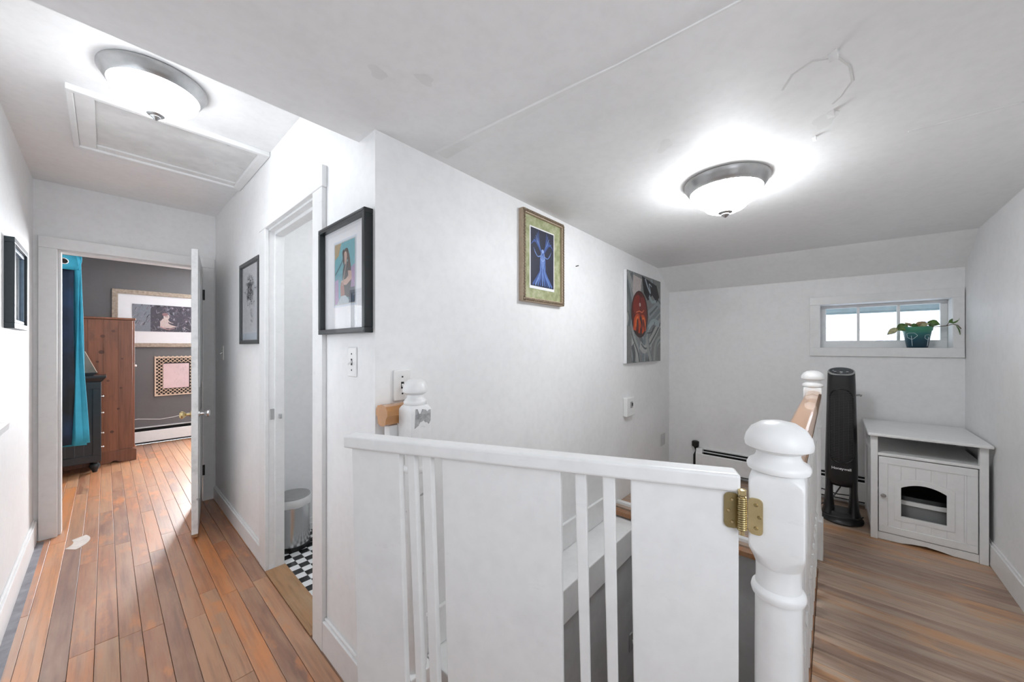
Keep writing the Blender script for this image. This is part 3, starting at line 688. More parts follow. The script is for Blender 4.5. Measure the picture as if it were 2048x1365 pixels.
# ------------------------------------------------------------------ pictures
def canvas_print(name, parent, org, u, v, nrm, polys):
    """flat printed image: coloured polygons in unit coordinates, a hair above one another"""
    org, u, v, nrm = Vector(org), Vector(u), Vector(v), Vector(nrm)
    me = bpy.data.meshes.new(name); vs = []; fs = []; cols = []
    for k, (pts, col) in enumerate(polys):
        o0 = len(vs)
        for a, b in pts: a, b = min(1, max(0, a)), min(1, max(0, b)); vs.append(tuple(org + u * a + v * b + nrm * (.0002 + .00004 * k)))
        fs.append(list(range(o0, o0 + len(pts)))); cols += [col] * len(pts)
    me.from_pydata(vs, [], fs); ca = me.color_attributes.new('ink', 'FLOAT_COLOR', 'POINT')
    for i, c in enumerate(cols): ca.data[i].color = (c[0], c[1], c[2], 1)
    me.materials.append(M['print_ink']); o = bpy.data.objects.new(name, me); COL.objects.link(o); attach(o, parent); return o
def rect(a, b, c, d): return [(a, c), (b, c), (b, d), (a, d)]
def ell(cx, cy, rx, ry, n=24, rot=0, a0=0, a1=2 * PI): return [(cx + rx * math.cos(a0 + (a1 - a0) * i / n) * math.cos(rot) - ry * math.sin(a0 + (a1 - a0) * i / n) * math.sin(rot), cy + rx * math.cos(a0 + (a1 - a0) * i / n) * math.sin(rot) + ry * math.sin(a0 + (a1 - a0) * i / n) * math.cos(rot)) for i in range(n)]
def stroke(pts, w0, w1=None, n=10):
    """tapered brush stroke through control points (Catmull-Rom)"""
    w1 = w0 if w1 is None else w1; P = [pts[0]] + list(pts) + [pts[-1]]; c = []
    for i in range(1, len(P) - 2):
        for k in range(n):
            t = k / n; p0, p1, p2, p3 = P[i - 1], P[i], P[i + 1], P[i + 2]
            c.append(tuple(.5 * (2 * p1[d] + (p2[d] - p0[d]) * t + (2 * p0[d] - 5 * p1[d] + 4 * p2[d] - p3[d]) * t * t + (3 * p1[d] - p0[d] - 3 * p2[d] + p3[d]) * t ** 3) for d in (0, 1)))
    c.append(pts[-1]); L, Rr = [], []
    for i, p in enumerate(c):
        a, b = c[max(i - 1, 0)], c[min(i + 1, len(c) - 1)]; dx, dy = b[0] - a[0], b[1] - a[1]; l = math.hypot(dx, dy) or 1; w = (w0 + (w1 - w0) * i / (len(c) - 1)) / 2
        L.append((p[0] - dy / l * w, p[1] + dx / l * w)); Rr.append((p[0] + dy / l * w, p[1] - dx / l * w))
    return L + Rr[::-1]
def frame_x(e, x_wall, s, y0, y1, z0, z1, w, t, mat, bevel=.002, lip=None):
    """four mitred-looking frame members on a wall X = const, standing out by t towards s"""
    xf = x_wall + s * t
    for a, b, c, d in ((y0, y1, z0, z0 + w), (y0, y1, z1 - w, z1), (y0, y0 + w, z0 + w, z1 - w), (y1 - w, y1, z0 + w, z1 - w)):
        box(x_wall, xf, a, b, c, d).build('frame_member', mat, e, bevel)
def frame_y(e, y_wall, s, x0, x1, z0, z1, w, t, mat, bevel=.002):
    yf = y_wall + s * t
    for a, b, c, d in ((x0, x1, z0, z0 + w), (x0, x1, z1 - w, z1), (x0, x0 + w, z0 + w, z1 - w), (x1 - w, x1, z0 + w, z1 - w)):
        box(a, b, y_wall, yf, c, d).build('frame_member', mat, e, bevel)

# gold frame with blue print (stair wall)
g = thing('framed_picture', (1.64, YS, 1.585), 'ornate gold framed blue angel print with green mat on the stair wall', 'picture')
X0, X1, Z0_, Z1_ = 1.452, 1.838, 1.583, 2.075
frame_y(g, YS, -1, X0, X1, Z0_, Z1_, .022, .030, 'gold_side')
m = MB()
for k in range(46):
    u = k / 46; 
    for zz in (Z0_ + .010, Z1_ - .010): m.lathe([(0, -.005), (.0065, -.003), (.0075, 0), (.004, .004), (0, .005)], (X0 + .006 + (X1 - X0 - .012) * u, YS - .031, zz + .002 * (k % 2)), 6, 0, 'y')
for k in range(58):
    u = k / 58
    for xx in (X0 + .010, X1 - .010): m.lathe([(0, -.005), (.0065, -.003), (.0075, 0), (.004, .004), (0, .005)], (xx + .002 * (k % 2), YS - .031, Z0_ + .008 + (Z1_ - Z0_ - .016) * u), 6, 0, 'y')
o = m.build('carved_ornament', 'gold_frame', g); o['kind'] = 'stuff'
box(X0 + .02, X1 - .02, YS - .016, YS, Z0_ + .02, Z1_ - .02).build('mat_board', 'green_mat', g)
box(1.522, 1.752, YS - .0175, YS - .016, 1.660, 2.000).build('deckle_paper', 'mat_white', g)
ink = [(rect(0, 1, 0, 1), (.018, .020, .045))]
blu = [(.05, .10, .32), (.09, .17, .46), (.16, .27, .60), (.30, .42, .75)]
for s in (-1, 1):
    for k in range(7):
        ink.append((stroke([(.5 + s * .03, .60), (.5 + s * (.12 + .03 * k), .72 + .01 * k), (.5 + s * (.18 + .05 * k), .98 - .045 * k)], .05, .015), blu[k % 3]))
    for k in range(3): ink.append((stroke([(.5 + s * .08, .55), (.5 + s * .22, .53), (.5 + s * (.34 + .02 * k), .60 + .03 * k)], .02, .008), blu[2]))
for k in range(9):
    o_ = (k - 4) / 4; ink.append((stroke([(.5 + .03 * o_, .60), (.5 + .10 * o_, .38), (.5 + .13 * o_, .25), (.5 + .42 * o_, .02)], .05, .05), blu[(k * 2) % 3]))
ink += [(ell(.5, .46, .12, .14), blu[1]), (ell(.5, .44, .07, .12), blu[2]), (ell(.5, .635, .055, .035), blu[3]), (stroke([(.44, .6), (.42, .5), (.5, .46)], .02), blu[3]), (stroke([(.56, .6), (.58, .5), (.5, .46)], .02), blu[3])]
canvas_print('blue_print', g, (1.530, YS - .0175, 1.675), (.215, 0, 0), (0, 0, .318), (0, -1, 0), ink)

# unframed canvas with red fruit
g = thing('canvas_painting', (3.1, YS, 1.20), 'unframed canvas of a glossy red fruit on grey drapery', 'painting')
X0, X1, Za, Zb = 2.722, 3.47, 1.206, 1.952
box(X0, X1, YS - .03, YS - .002, Za, Zb).build('stretched_canvas', 'mat_white', g, .002)
ink = [(rect(0, 1, 0, 1), (.22, .225, .225))]
gr = [(.34, .345, .34), (.13, .145, .15), (.42, .42, .41), (.19, .225, .24), (.28, .31, .33), (.10, .11, .115)]
for k, p in enumerate([[(.02, 1), (.20, .75), (.10, .45), (.30, .15), (.25, 0)], [(.12, 1), (.28, .8), (.2, .5), (.42, .25), (.55, 0)], [(.0, .55), (.1, .3), (.25, .12), (.3, 0)], [(1, .62), (.8, .52), (.62, .42), (.5, .25), (.45, 0)], [(1, .75), (.75, .62), (.6, .55)], [(1, .45), (.78, .36), (.66, .2), (.62, 0)], [(1, .28), (.85, .2), (.8, 0)], [(.0, .9), (.12, .6), (.05, .3), (.12, 0)], [(.35, .2), (.5, .15), (.75, .3), (1, .5)], [(.3, .95), (.34, .8), (.25, .7)], [(.7, 1), (.8, .8), (1, .7)], [(.15, .2), (.2, .1), (.2, 0)], [(.55, .3), (.6, .15), (.7, 0)]]):
    ink.append((stroke(p, .09, .11), gr[k % 6])); ink.append((stroke([(a + .035, b + .01) for a, b in p], .02, .03), gr[(k + 3) % 6]))
ink.append((rect(.0, .12, .0, .40), (.20, .20, .20)))
ink += [([(.16, .97), (.40, .95), (.36, .80), (.44, .70), (.26, .66), (.15, .78)], (.52, .46, .45)), ([(.40, .99), (.86, .93), (.95, .80), (.86, .72), (.72, .80), (.58, .72), (.46, .80)], (.012, .012, .016)),
        (stroke([(.50, .97), (.58, .88), (.66, .82), (.62, .92), (.70, .90)], .03, .012), (.40, .45, .52)), (stroke([(.62, .78), (.72, .72), (.85, .74)], .05, .03), (.30, .37, .40)), (stroke([(.60, .40), (.74, .48), (.95, .46)], .06, .08), (.36, .42, .45)), (stroke([(.56, .34), (.70, .36), (.80, .48)], .012), (.05, .06, .065))]
ink += [(ell(.345, .545, .235, .265, 36, .05), (.035, .012, .010)), (ell(.34, .56, .215, .235, 36, .05), (.11, .014, .010)), (ell(.30, .63, .14, .13), (.24, .022, .012)), (ell(.43, .60, .09, .15), (.20, .018, .010)),
        (stroke([(.20, .36), (.22, .48), (.30, .52), (.33, .42), (.32, .33)], .075, .03), (.55, .065, .010)), (stroke([(.44, .34), (.38, .46), (.42, .52), (.49, .48), (.50, .36)], .075, .03), (.58, .07, .010)), (stroke([(.23, .40), (.25, .49), (.30, .51)], .025), (.80, .17, .03)), (stroke([(.42, .50), (.47, .50), (.50, .42)], .02), (.80, .17, .03)),
        (stroke([(.34, .78), (.36, .65), (.37, .56)], .014), (.03, .01, .01)), (stroke([(.36, .52), (.40, .42), (.38, .33)], .05, .02), (.03, .012, .012)), (ell(.345, .655, .022, .022), (.55, .40, .38)), (stroke([(.24, .56), (.33, .58), (.40, .57), (.46, .60)], .012), (.70, .16, .06))]
canvas_print('painted_face', g, (X0 + .002, YS - .030, Za + .002), (X1 - X0 - .004, 0, 0), (0, 0, Zb - Za - .004), (0, -1, 0), ink)

# big black frame with guitarist photo (hall wall, near corner)
g = thing('framed_picture', (XH, 1.475, 1.39), 'large black framed photo of a guitarist with wide white mat', 'picture')
Y0, Y1, Za, Zb = 1.256, 1.678, 1.392, 1.845
frame_x(g, XH, -1, Y0, Y1, Za, Zb, .020, .034, 'frame_black')
for c, d in ((Za + .004, Za + .010), (Zb - .010, Zb - .004)): box(XH - .034, XH - .0352, Y0 + .006, Y1 - .006, c, d).build('grey_edge_line', 'frame_grey', g)
box(XH - .012, XH, Y0 + .018, Y1 - .018, Za + .018, Zb - .018).build('mat_board', 'mat_white', g)
box(XH - .0165, XH - .0158, Y0 + .018, Y1 - .018, Za + .018, Zb - .018).build('glazing', 'picture_glass', g)
ink = [(rect(0, 1, 0, 1), (.55, .55, .53)), (rect(.03, .97, .015, .985), (.10, .34, .42)), (rect(.03, .97, .5, .985), (.13, .42, .48)), ([(.03, .985), (.35, .985), (.22, .80), (.03, .74)], (.45, .33, .17)), ([(.03, .02), (.22, .02), (.20, .42), (.03, .40)], (.33, .20, .40)), ([(.72, .05), (.97, .05), (.97, .60), (.80, .55)], (.36, .24, .42)), (rect(.70, .97, .015, .25), (.03, .05, .09)),
       ([(.40, .12), (.74, .10), (.80, .30), (.80, .58), (.70, .66), (.52, .66), (.42, .55), (.40, .35)], (.018, .018, .024)), (ell(.58, .78, .12, .10), (.07, .04, .03)), ([(.60, .86), (.72, .78), (.80, .55), (.70, .56), (.66, .68)], (.07, .04, .03)), (ell(.545, .755, .075, .075), (.55, .36, .29)), ([(.50, .70), (.60, .70), (.60, .63), (.52, .63)], (.50, .32, .26)),
       ([(.40, .84), (.48, .88), (.50, .68), (.44, .60)], (.06, .035, .03)), ([(.66, .52), (.82, .50), (.84, .38), (.60, .30), (.34, .32), (.34, .38), (.58, .40), (.68, .44)], (.55, .35, .28)), ([(.34, .36), (.46, .34), (.52, .16), (.44, .10), (.32, .14), (.30, .28)], (.33, .13, .09)), (stroke([(.40, .30), (.52, .52), (.62, .70)], .03), (.38, .30, .26)), ([(.16, .03), (.34, .14), (.55, .14), (.72, .06), (.70, .015), (.16, .015)], (.44, .52, .56)), (stroke([(.05, .50), (.28, .62), (.48, .74)], .02), (.04, .06, .08)), (ell(.47, .735, .035, .022), (.05, .05, .06))]
box(XH - .0125, XH - .012, 1.362, 1.566, 1.503, 1.772).build('inner_mat_line', 'mat_pale_blue', g)
canvas_print('guitarist_photo', g, (XH - .0128, 1.560, 1.510), (0, -.192, 0), (0, 0, .255), (-1, 0, 0), ink)

# smaller dark frame with line drawing (hall wall, between doorways)
g = thing('framed_picture', (XH, 2.9, 1.357), 'dark grey framed line drawing between the two doorways', 'picture')
Y0, Y1, Za, Zb = 2.662, 3.138, 1.358, 1.912
frame_x(g, XH, -1, Y0, Y1, Za, Zb, .026, .022, 'frame_grey')
box(XH - .008, XH, Y0 + .024, Y1 - .024, Za + .024, Zb - .024).build('drawing_paper', 'mat_white', g)
box(XH - .0082, XH - .008, Y0 + .03, Y1 - .03, Za + .03, Za + .075).build('lower_mat', 'mat_pale_blue', g)
ink = [(rect(0, 1, 0, 1), (.82, .83, .87))]
rr = random.Random(3)
for k in range(150):
    cx, cy = .5 + .17 * rr.gauss(0, 1) * .7, .66 + .13 * rr.gauss(0, 1) * .8; a = rr.uniform(0, 6.28); l = rr.uniform(.03, .10)
    ink.append((stroke([(cx, cy), (cx + l * .5 * math.cos(a), cy + l * .5 * math.sin(a + .4)), (cx + l * math.cos(a + .7), cy + l * math.sin(a + .7))], .015, .006, 4), (.06, .06, .07)))
for k in range(12): cx = .6 + rr.uniform(-.05, .08); cy = .34 - .02 * k + rr.uniform(0, .1); ink.append((stroke([(cx, cy), (cx + .03, cy - .04)], .012, .006, 3), (.10, .10, .12)))
canvas_print('line_drawing', g, (XH - .0083, 3.10, 1.44), (0, -.40, 0), (0, 0, .43), (-1, 0, 0), ink)
box(XH - .0125, XH - .012, Y0 + .024, Y1 - .024, Za + .024, Zb - .024).build('glazing', 'picture_glass', g)

# deep dark frame on the left wall
g = thing('framed_picture', (XL, 3.25, 1.43), 'deep dark teal shadow-box frame at the left edge of the hallway', 'picture')
Y0, Y1, Za, Zb = 3.03, 3.49, 1.432, 1.885
frame_x(g, XL, 1, Y0, Y1, Za, Zb, .028, .032, 'frame_teal')
fr = MB()
for a, b, c, d in ((Y0 + .03, Y1 - .03, Za + .03, Za + .05), (Y0 + .03, Y1 - .03, Zb - .05, Zb - .03), (Y0 + .03, Y0 + .05, Za + .05, Zb - .05), (Y1 - .05, Y1 - .03, Za + .05, Zb - .05)): fr.box(XL, XL + .022, a, b, c, d)
fr.build('inner_liner', 'frame_blue_edge', g, .004)
box(XL, XL + .008, Y0 + .05, Y1 - .05, Za + .05, Zb - .05).build('mat_board', 'mat_pale_blue', g)
ink = [(rect(0, 1, 0, 1), (.22, .26, .32)), (rect(.1, .9, .1, .6), (.30, .27, .28)), (stroke([(.1, .2), (.4, .5), (.8, .8)], .15), (.38, .42, .48)), (ell(.5, .6, .2, .2), (.34, .28, .27))]
canvas_print('small_print', g, (XL + .0083, Y0 + .12, Za + .10), (0, .22, 0), (0, 0, .25), (1, 0, 0), ink)
box(XL + .0125, XL + .013, Y0 + .05, Y1 - .05, Za + .05, Zb - .05).build('glazing', 'picture_glass', g)

# bedroom pictures
g = thing('framed_picture', (.75, YB, 1.355), 'wide driftwood framed dark print with pale figure on the grey bedroom wall', 'picture')
X0, X1, Za, Zb = .055, 1.04, 1.335, 2.108
X1 = 1.03
frame_y(g, YB, -1, X0, X1, Za, Zb, .056, .028, 'driftwood_frame', .004)
box(X0 + .05, X1 - .05, YB - .012, YB, Za + .05, Zb - .05).build('mat_board', 'mat_white', g)
ink = [(rect(0, 1, 0, 1), (.065, .058, .078))]
sw = [(.16, .15, .19), (.10, .09, .12), (.25, .24, .29), (.18, .13, .17), (.03, .026, .036), (.34, .33, .38)]
rr = random.Random(11)
for k in range(120):
    cx, cy = rr.random(), rr.random(); a = rr.uniform(0, 6.28); l = rr.uniform(.04, .16); t_ = rr.choice((-1.3, 1.3, .8, -2))
    ink.append((stroke([(cx, cy), (cx + l * .4 * math.cos(a), cy + l * .9 * math.sin(a)), (cx + l * .7 * math.cos(a + t_), cy + l * 1.4 * math.sin(a + t_))], rr.uniform(.008, .03), .004, 5), sw[k % 6]))
for k in range(16): cx, cy = rr.random(), rr.random(); ink.append((ell(cx, cy, .022, .05, 14), sw[(k * 3) % 6])); ink.append((ell(cx + .004, cy, .011, .026, 12), sw[(k * 3 + 2) % 6]))
ink.append((rect(.0, .26, 0, 1), (.20, .215, .25)))
for k in range(26): cx, cy = rr.random() * .24, rr.random(); ink.append((stroke([(cx, cy), (cx + .03, cy + .12), (min(.26, cx + .07), cy + .1)], .012, .004, 4), sw[(k + 2) % 6]))
pk = (.62, .50, .47)
ink += [([(.40, .16), (.55, .14), (.66, .20), (.56, .27), (.52, .33), (.53, .45), (.50, .52), (.44, .50), (.40, .38)], pk), (ell(.495, .57, .045, .11), (.66, .55, .52)), (ell(.475, .66, .045, .06), (.30, .16, .17)), (stroke([(.47, .575), (.52, .57)], .02), (.10, .05, .06)), (stroke([(.5, .45), (.55, .36), (.60, .33)], .03, .015), pk), (stroke([(.40, .20), (.50, .10), (.62, .14)], .03, .02), (.50, .30, .30))]
canvas_print('swirl_print', g, (.240, YB - .0122, 1.552), (.68, 0, 0), (0, 0, .372), (0, -1, 0), ink)
g = thing('framed_picture', (.68, YB, .645), 'pink square in a pierced cream lattice frame above the bedroom heater', 'picture')
X0, X1, Za, Zb = .455, .905, .645, 1.20
box(X0, X1, YB - .014, YB, Za, Zb).build('backing_board', 'lattice_backing', g)
for a, b, c, d in ((X0, X1, Za, Za + .018), (X0, X1, Zb - .018, Zb), (X0, X0 + .016, Za + .018, Zb - .018), (X1 - .016, X1, Za + .018, Zb - .018)): box(a, b, YB - .024, YB - .014, c, d).build('frame_member', 'lattice_cream', g, .002)
m = MB(); st_ = .0465
for i in range(10):
    for j in range(12):
        cx, cz = X0 + .016 + st_ * (i + .0) + .008, Za + .018 + st_ * (j + .0) + .010
        if X0 + .085 < cx < X1 - .085 and Za + .09 < cz < Zb - .09: continue
        if cx > X1 - .012 or cz > Zb - .012: continue
        for sg in (1, -1): m.tube([(cx - .023, YB - .019, cz - sg * .023), (cx + .023, YB - .019, cz + sg * .023)], .0042, 4)
        m.lathe([(.0, -.003), (.0095, -.003), (.0095, .003), (0, .003)], (cx, YB - .019, cz), 6, 0, 'y')
o = m.build('lattice_border', 'lattice_cream', g); o['kind'] = 'stuff'
box(X0 + .088, X1 - .088, YB - .022, YB - .014, Za + .105, Zb - .10).build('pink_panel', 'pink_paper', g, .001)
rr = random.Random(5); ink = []
for k in range(22): cx, cy = rr.uniform(.45, .9), rr.uniform(.05, .85); ink.append((stroke([(cx, cy), (cx + rr.uniform(-.06, .06), cy + .06), (cx + rr.uniform(-.1, .1), cy + .13)], .007, .002, 4), (.50, .36, .40)))
canvas_print('branch_drawing', g, (X0 + .088, YB - .022, Za + .105), (X1 - X0 - .176, 0, 0), (0, 0, .35), (0, -1, 0), ink)

# ------------------------------------------------------------------ switches, thermostat
def switch(axis, face, s, a, z, label, loc, t=.006, w=.0355, h=.0585, tog=True):
    e = thing('light_switch', loc, label, 'light switch', 'white toggle light switches')
    def B(a0, a1, d0, d1, z0, z1, nme, mat, bv=0):
        m = MB(); m.box(face + s * d0, face + s * d1, a0, a1, z0, z1) if axis == 'x' else m.box(a0, a1, face + s * d0, face + s * d1, z0, z1); return m.build(nme, mat, e, bv)
    B(a - w, a + w, 0, t, z - h, z + h, 'switch_plate', 'switch_white', .003); B(a - .006, a + .006, t, t + .0006, z - .013, z + .013, 'toggle_slot', 'dark_metal')
    m = MB()
    if axis == 'x': m.hexa([(face + s * t, a - .004, z - .004), (face + s * t, a + .004, z - .004), (face + s * t, a + .004, z + .006), (face + s * t, a - .004, z + .006)], [(face + s * (t + .016), a - .003, z - .012), (face + s * (t + .016), a + .003, z - .012), (face + s * (t + .016), a + .003, z - .005), (face + s * (t + .016), a - .003, z - .005)])
    else: m.hexa([(a - .004, face + s * t, z - .004), (a + .004, face + s * t, z - .004), (a + .004, face + s * t, z + .006), (a - .004, face + s * t, z + .006)], [(a - .003, face + s * (t + .016), z - .012), (a + .003, face + s * (t + .016), z - .012), (a + .003, face + s * (t + .016), z - .005), (a - .003, face + s * (t + .016), z - .005)])
    m.build('toggle', 'switch_white', e, .001)
    for dz in (-.032, .032): B(a - .003, a + .003, t, t + .001, z + dz - .003, z + dz + .003, 'screw', 'dark_metal')
switch('x', XH, -1, 1.417, 1.28, 'white toggle light switch below the guitarist photo', (XH, 1.417, 1.22))
switch('x', XH, -1, 3.79, 1.29, 'small white light switch beside the bedroom doorway', (XH, 3.79, 1.23))
switch('y', YS, -1, .755, 1.193, 'white toggle light switch behind the scuffed newel post', (.755, YS, 1.13), .010)
e = thing('wall_switch', (2.42, 1.045, -.76), 'dim switch plate low on the stairwell wall seen between gate slats', 'light switch')
box(2.385, 2.455, 1.037, 1.045, -.76, -.64).build('switch_plate', 'grey_plastic', e, .003); box(2.414, 2.426, 1.027, 1.037, -.71, -.69).build('toggle', 'light_grey_plastic', e, .002)
e = thing('thermostat', (2.79, YS, .785), 'small white wall thermostat with a dark window on the stair wall', 'thermostat')
box(2.72, 2.862, YS - .036, YS, .785, .935).build('thermostat_case', 'switch_white', e, .006); box(2.78, 2.822, YS - .038, YS - .036, .850, .900).build('thermostat_window', 'grey_plastic', e); box(2.806, 2.818, YS - .042, YS - .036, .865, .890).build('thermostat_lever', 'dark_metal', e)
e = thing('wall_patch', (3.6, YS, .37), 'unpainted grey plate low in the corner of the stair wall', 'wall plate')
box(3.55, 3.67, YS - .006, YS, .38, .49).build('cover_plate', 'light_grey_plastic', e, .002)
for (x, z, nme) in ((2.02, 1.86, 'a'),):
    e = MB().tube([(x, YS, z), (x, YS - .02, z + .002)], .003, 8).build('wall_nail', 'dark_metal'); tag(e, 'bare nail in the stair wall right of the gold frame', 'nail')

# ------------------------------------------------------------------ baseboard heaters
def heater(name, label, axis, face, s, a0, a1, z0, h, dep, endcap=None):
    e = thing(name, ((face, (a0 + a1) / 2, z0) if axis == 'x' else ((a0 + a1) / 2, face, z0)), label, 'heater')
    def PR(poly, nme, mat, b0=a0, b1=a1, bv=0): return MB().prism([(face + s * p, z0 + q) for p, q in poly], 'y' if axis == 'x' else 'x', b0, b1).build(nme, mat, e, bv) if axis == 'x' else MB().prism([(face + s * p, z0 + q) for p, q in poly], 'x', b0, b1).build(nme, mat, e, bv)
    def PX(poly, nme, mat, b0=a0, b1=a1):
        m = MB()
        m.prism([(face + s * p, z0 + q) for p, q in poly], 'y' if axis == 'x' else 'x', b0, b1); return m.build(nme, mat, e)
    PX([(0, .02), (.008, .02), (.008, h - .01), (0, h - .01)], 'back_plate', 'black_void')
    PX([(0, h - .004), (dep * .30, h - .002), (dep * .30, h + .004), (0, h + .006)], 'top_cover', 'trim_paint')
    PX([(dep * .58, h - .018), (dep * .70, h - .022), (dep * .70, h - .018), (dep * .58, h - .014)], 'damper_blade', 'light_grey_plastic')
    PX([(dep - .006, .045), (dep, .045), (dep, h - .045), (dep - .012, h - .038), (dep - .016, h - .042), (dep - .006, h - .049)], 'front_panel', 'trim_paint')
    PX([(.010, .04), (dep - .012, .04), (dep - .012, h - .055), (.010, h - .055)], 'fin_block', 'black_void')
    if endcap is not None:
        for c in endcap: PX([(0, .02), (dep + .004, .02), (dep + .004, h - .04), (dep * .7, h + .006), (0, h + .008)], 'end_cap', 'trim_paint', c, c + .055)
    return e
heater('baseboard_heater', 'white baseboard heater with black louver slots under the small window', 'x', XW, -1, -.25, .945, Z0, .225, .065, [.92])
hbd = bpy.data.objects.new('baseboard_heater', None); COL.objects.link(hbd); hbd.location = (.8, YB, 0); tag(hbd, 'white baseboard heater along the grey bedroom wall', 'heater')
def hpx(poly, nme, mat): m = MB(); m.prism([(YB - p, q) for p, q in poly], 'x', -.9, 2.4); m.build(nme, mat, hbd)
hpx([(0, .02), (.01, .02), (.01, .22), (0, .22)], 'back_plate', 'black_void'); hpx([(0, .215), (.045, .222), (.045, .228), (0, .235)], 'top_cover', 'light_grey_plastic'); hpx([(.056, .035), (.062, .035), (.062, .175), (.050, .182), (.046, .178), (.056, .171)], 'front_panel', 'trim_paint'); hpx([(.012, .03), (.05, .03), (.05, .165), (.012, .165)], 'fin_block', 'black_void')
pipe = MB().tube([(XW - .026, .985, Z0 + .0), (XW - .026, .983, .30), (XW - .022, .985, .385)], .024, 10); pp = pipe.build('heating_pipe', 'dark_metal'); tag(pp, 'short dark vertical pipe at the left end of the landing heater', 'pipe')
m = MB(); m.lathe([(0, 0), (.030, 0), (.032, .045), (.022, .052), (0, .052)], (XW - .034, .985, .385), 10); o = m.build('pipe_cap', 'dark_metal', pp)
cb = MB().tube([(.10, YB - .004, .34), (.30, YB - .004, .350), (.512, YB - .004, .318), (.65, YB - .004, .33), (.80, YB - .004, .362), (1.0, YB - .004, .37)], .004, 6).build('wall_cable', 'switch_white'); tag(cb, 'thin white cable tacked along the bedroom wall above the heater', 'cable')

# ------------------------------------------------------------------ tower fan
FX, FY = 3.405, -.045
fan = thing('tower_fan', (FX, FY, Z0), 'tall black tower fan with round base beside the far newel post', 'fan')
def sec(w, d, z, cx=0, n=28, e=2.6):
    pts = []
    for i in range(n):
        a = 2 * PI * i / n; c, s_ = math.cos(a), math.sin(a)
        pts.append((FX + cx + d * math.copysign(abs(c) ** (2 / e), c), FY + w * math.copysign(abs(s_) ** (2 / e), s_), z))
    return pts
MB().loft([sec(.112, .125, Z0, 0, 36, 2), sec(.117, .130, Z0 + .010, 0, 36, 2), sec(.114, .126, Z0 + .020, 0, 36, 2), sec(.104, .108, Z0 + .034, 0, 36, 2.1), sec(.098, .088, Z0 + .052, 0, 36, 2.2), sec(.092, .07, Z0 + .066, .0, 36, 2.4)]).build('round_base', 'black_plastic', fan)
for s_ in (-1, 1):
    rings = []
    for z, c, hw, dp in ((Z0 + .045, .066, .036, .085), (Z0 + .075, .064, .030, .072), (Z0 + .13, .064, .025, .062), (Z0 + .20, .063, .021, .056), (Z0 + .285, .062, .022, .055)):
        rings.append([(FX + dp * math.cos(a), FY + s_ * c + hw * math.sin(a), z) for a in [2 * PI * i / 16 for i in range(16)]])
    MB().loft(rings).build('support_leg', 'black_plastic', fan)
MB().loft([sec(.056, .045, .378), sec(.078, .060, .392), sec(.085, .068, .425), sec(.086, .071, .50), sec(.084, .072, .60), sec(.080, .071, .80), sec(.077, .069, .95), sec(.074, .066, 1.08), sec(.072, .064, 1.145), [(x, y, z - .0 + (x - FX) * .38) for x, y, z in sec(.071, .062, 1.160)]]).build('fan_body', 'black_plastic', fan)
# slanted control panel on top
tilt = lambda x, y: 1.166 + (x - FX) * .38
def cring(w, d, dz): return [(FX + d * math.cos(a), FY + w * math.sin(a), tilt(FX + d * math.cos(a), 0) + dz) for a in [2 * PI * i / 32 for i in range(32)]]
MB().loft([cring(.070, .060, -.006), cring(.072, .063, .0), cring(.069, .060, .006), cring(.064, .055, .005)]).build('silver_rim', 'grey_plastic', fan)
MB().loft([cring(.064, .055, .002), cring(.063, .054, .0065)]).build('control_panel', 'black_gloss', fan)
for dx, dy, r in ((-.018, .032, .008), (-.022, 0, .009), (-.018, -.032, .008), (-.040, .0, .006), (-.002, .042, .005)):
    x, y = FX + dx, FY + dy; MB().lathe([(0, 0), (r, 0), (r * .8, .003), (0, .003)], (x, y, tilt(x, y) + .0068), 12).build('button', 'light_grey_plastic', fan)
# grille: dark recess ring and fine bars
gz0, gz1 = .548, 1.048
def gw(z):   # half width of the stadium grille opening
    r = .058
    if z < gz0 + r: return math.sqrt(max(0, r * r - (gz0 + r - z) ** 2))
    if z > gz1 - r: return math.sqrt(max(0, r * r - (z - gz1 + r) ** 2))
    return r
def bodyd(z): return .072 - (z - .60) * .012
def front(y, z):
    d, w, e_ = bodyd(z), .084 - (z - .6) * .020, 2.6; return FX - d * max(0, 1 - abs(y / w) ** e_) ** (1 / e_)
pts = []; K = 40
for i in range(K):
    a = 2 * PI * i / K; r = .060; cz = gz1 - .058 if math.sin(a) >= 0 else gz0 + .058; y = r * math.cos(a); z = cz + r * math.sin(a); pts.append((front(y, z) - .002, FY + y, z))
pts.append(pts[0]); MB().tube(pts, .0045, 8).build('grille_surround', 'black_gloss', fan)
m = MB(); k = 0; z = gz0 + .010
while z < gz1 - .008:
    w = gw(z) - .001; m.tube([(front(y, z) - .0035, FY + y, z) for y in [w * q / 3 for q in (-3, -2, -1, 0, 1, 2, 3)]], .0016, 4); z += .0112
for y in (-.036, -.012, .012, .036):
    zr = [gz0 + .012 + (gz1 - gz0 - .024) * q / 8 for q in range(9)]; zr = [q for q in zr if gw(q) > abs(y)]; m.tube([(front(y, q) - .0015, FY + y, q) for q in zr], .0013, 4)
o = m.build('grille_bars', 'grille_grey', fan); o['kind'] = 'stuff'
tx = bpy.data.curves.new('logo_text', 'FONT'); tx.body = 'Honeywell'; tx.size = .0235; tx.align_x = 'CENTER'; tx.align_y = 'CENTER'; tx.extrude = .0004; tx.offset = .0004
tx.materials.append(M['mat_white']); o = bpy.data.objects.new('logo_source', tx); COL.objects.link(o); bpy.context.view_layer.update()
lm = bpy.data.meshes.new_from_object(o.evaluated_get(bpy.context.evaluated_depsgraph_get())); bpy.data.objects.remove(o)
o = bpy.data.objects.new('logo_text', lm); COL.objects.link(o); o['kind'] = 'stuff'; o.rotation_euler = (PI / 2, 0, -PI / 2); o.location = (FX - .0735, FY, .507); attach(o, fan)
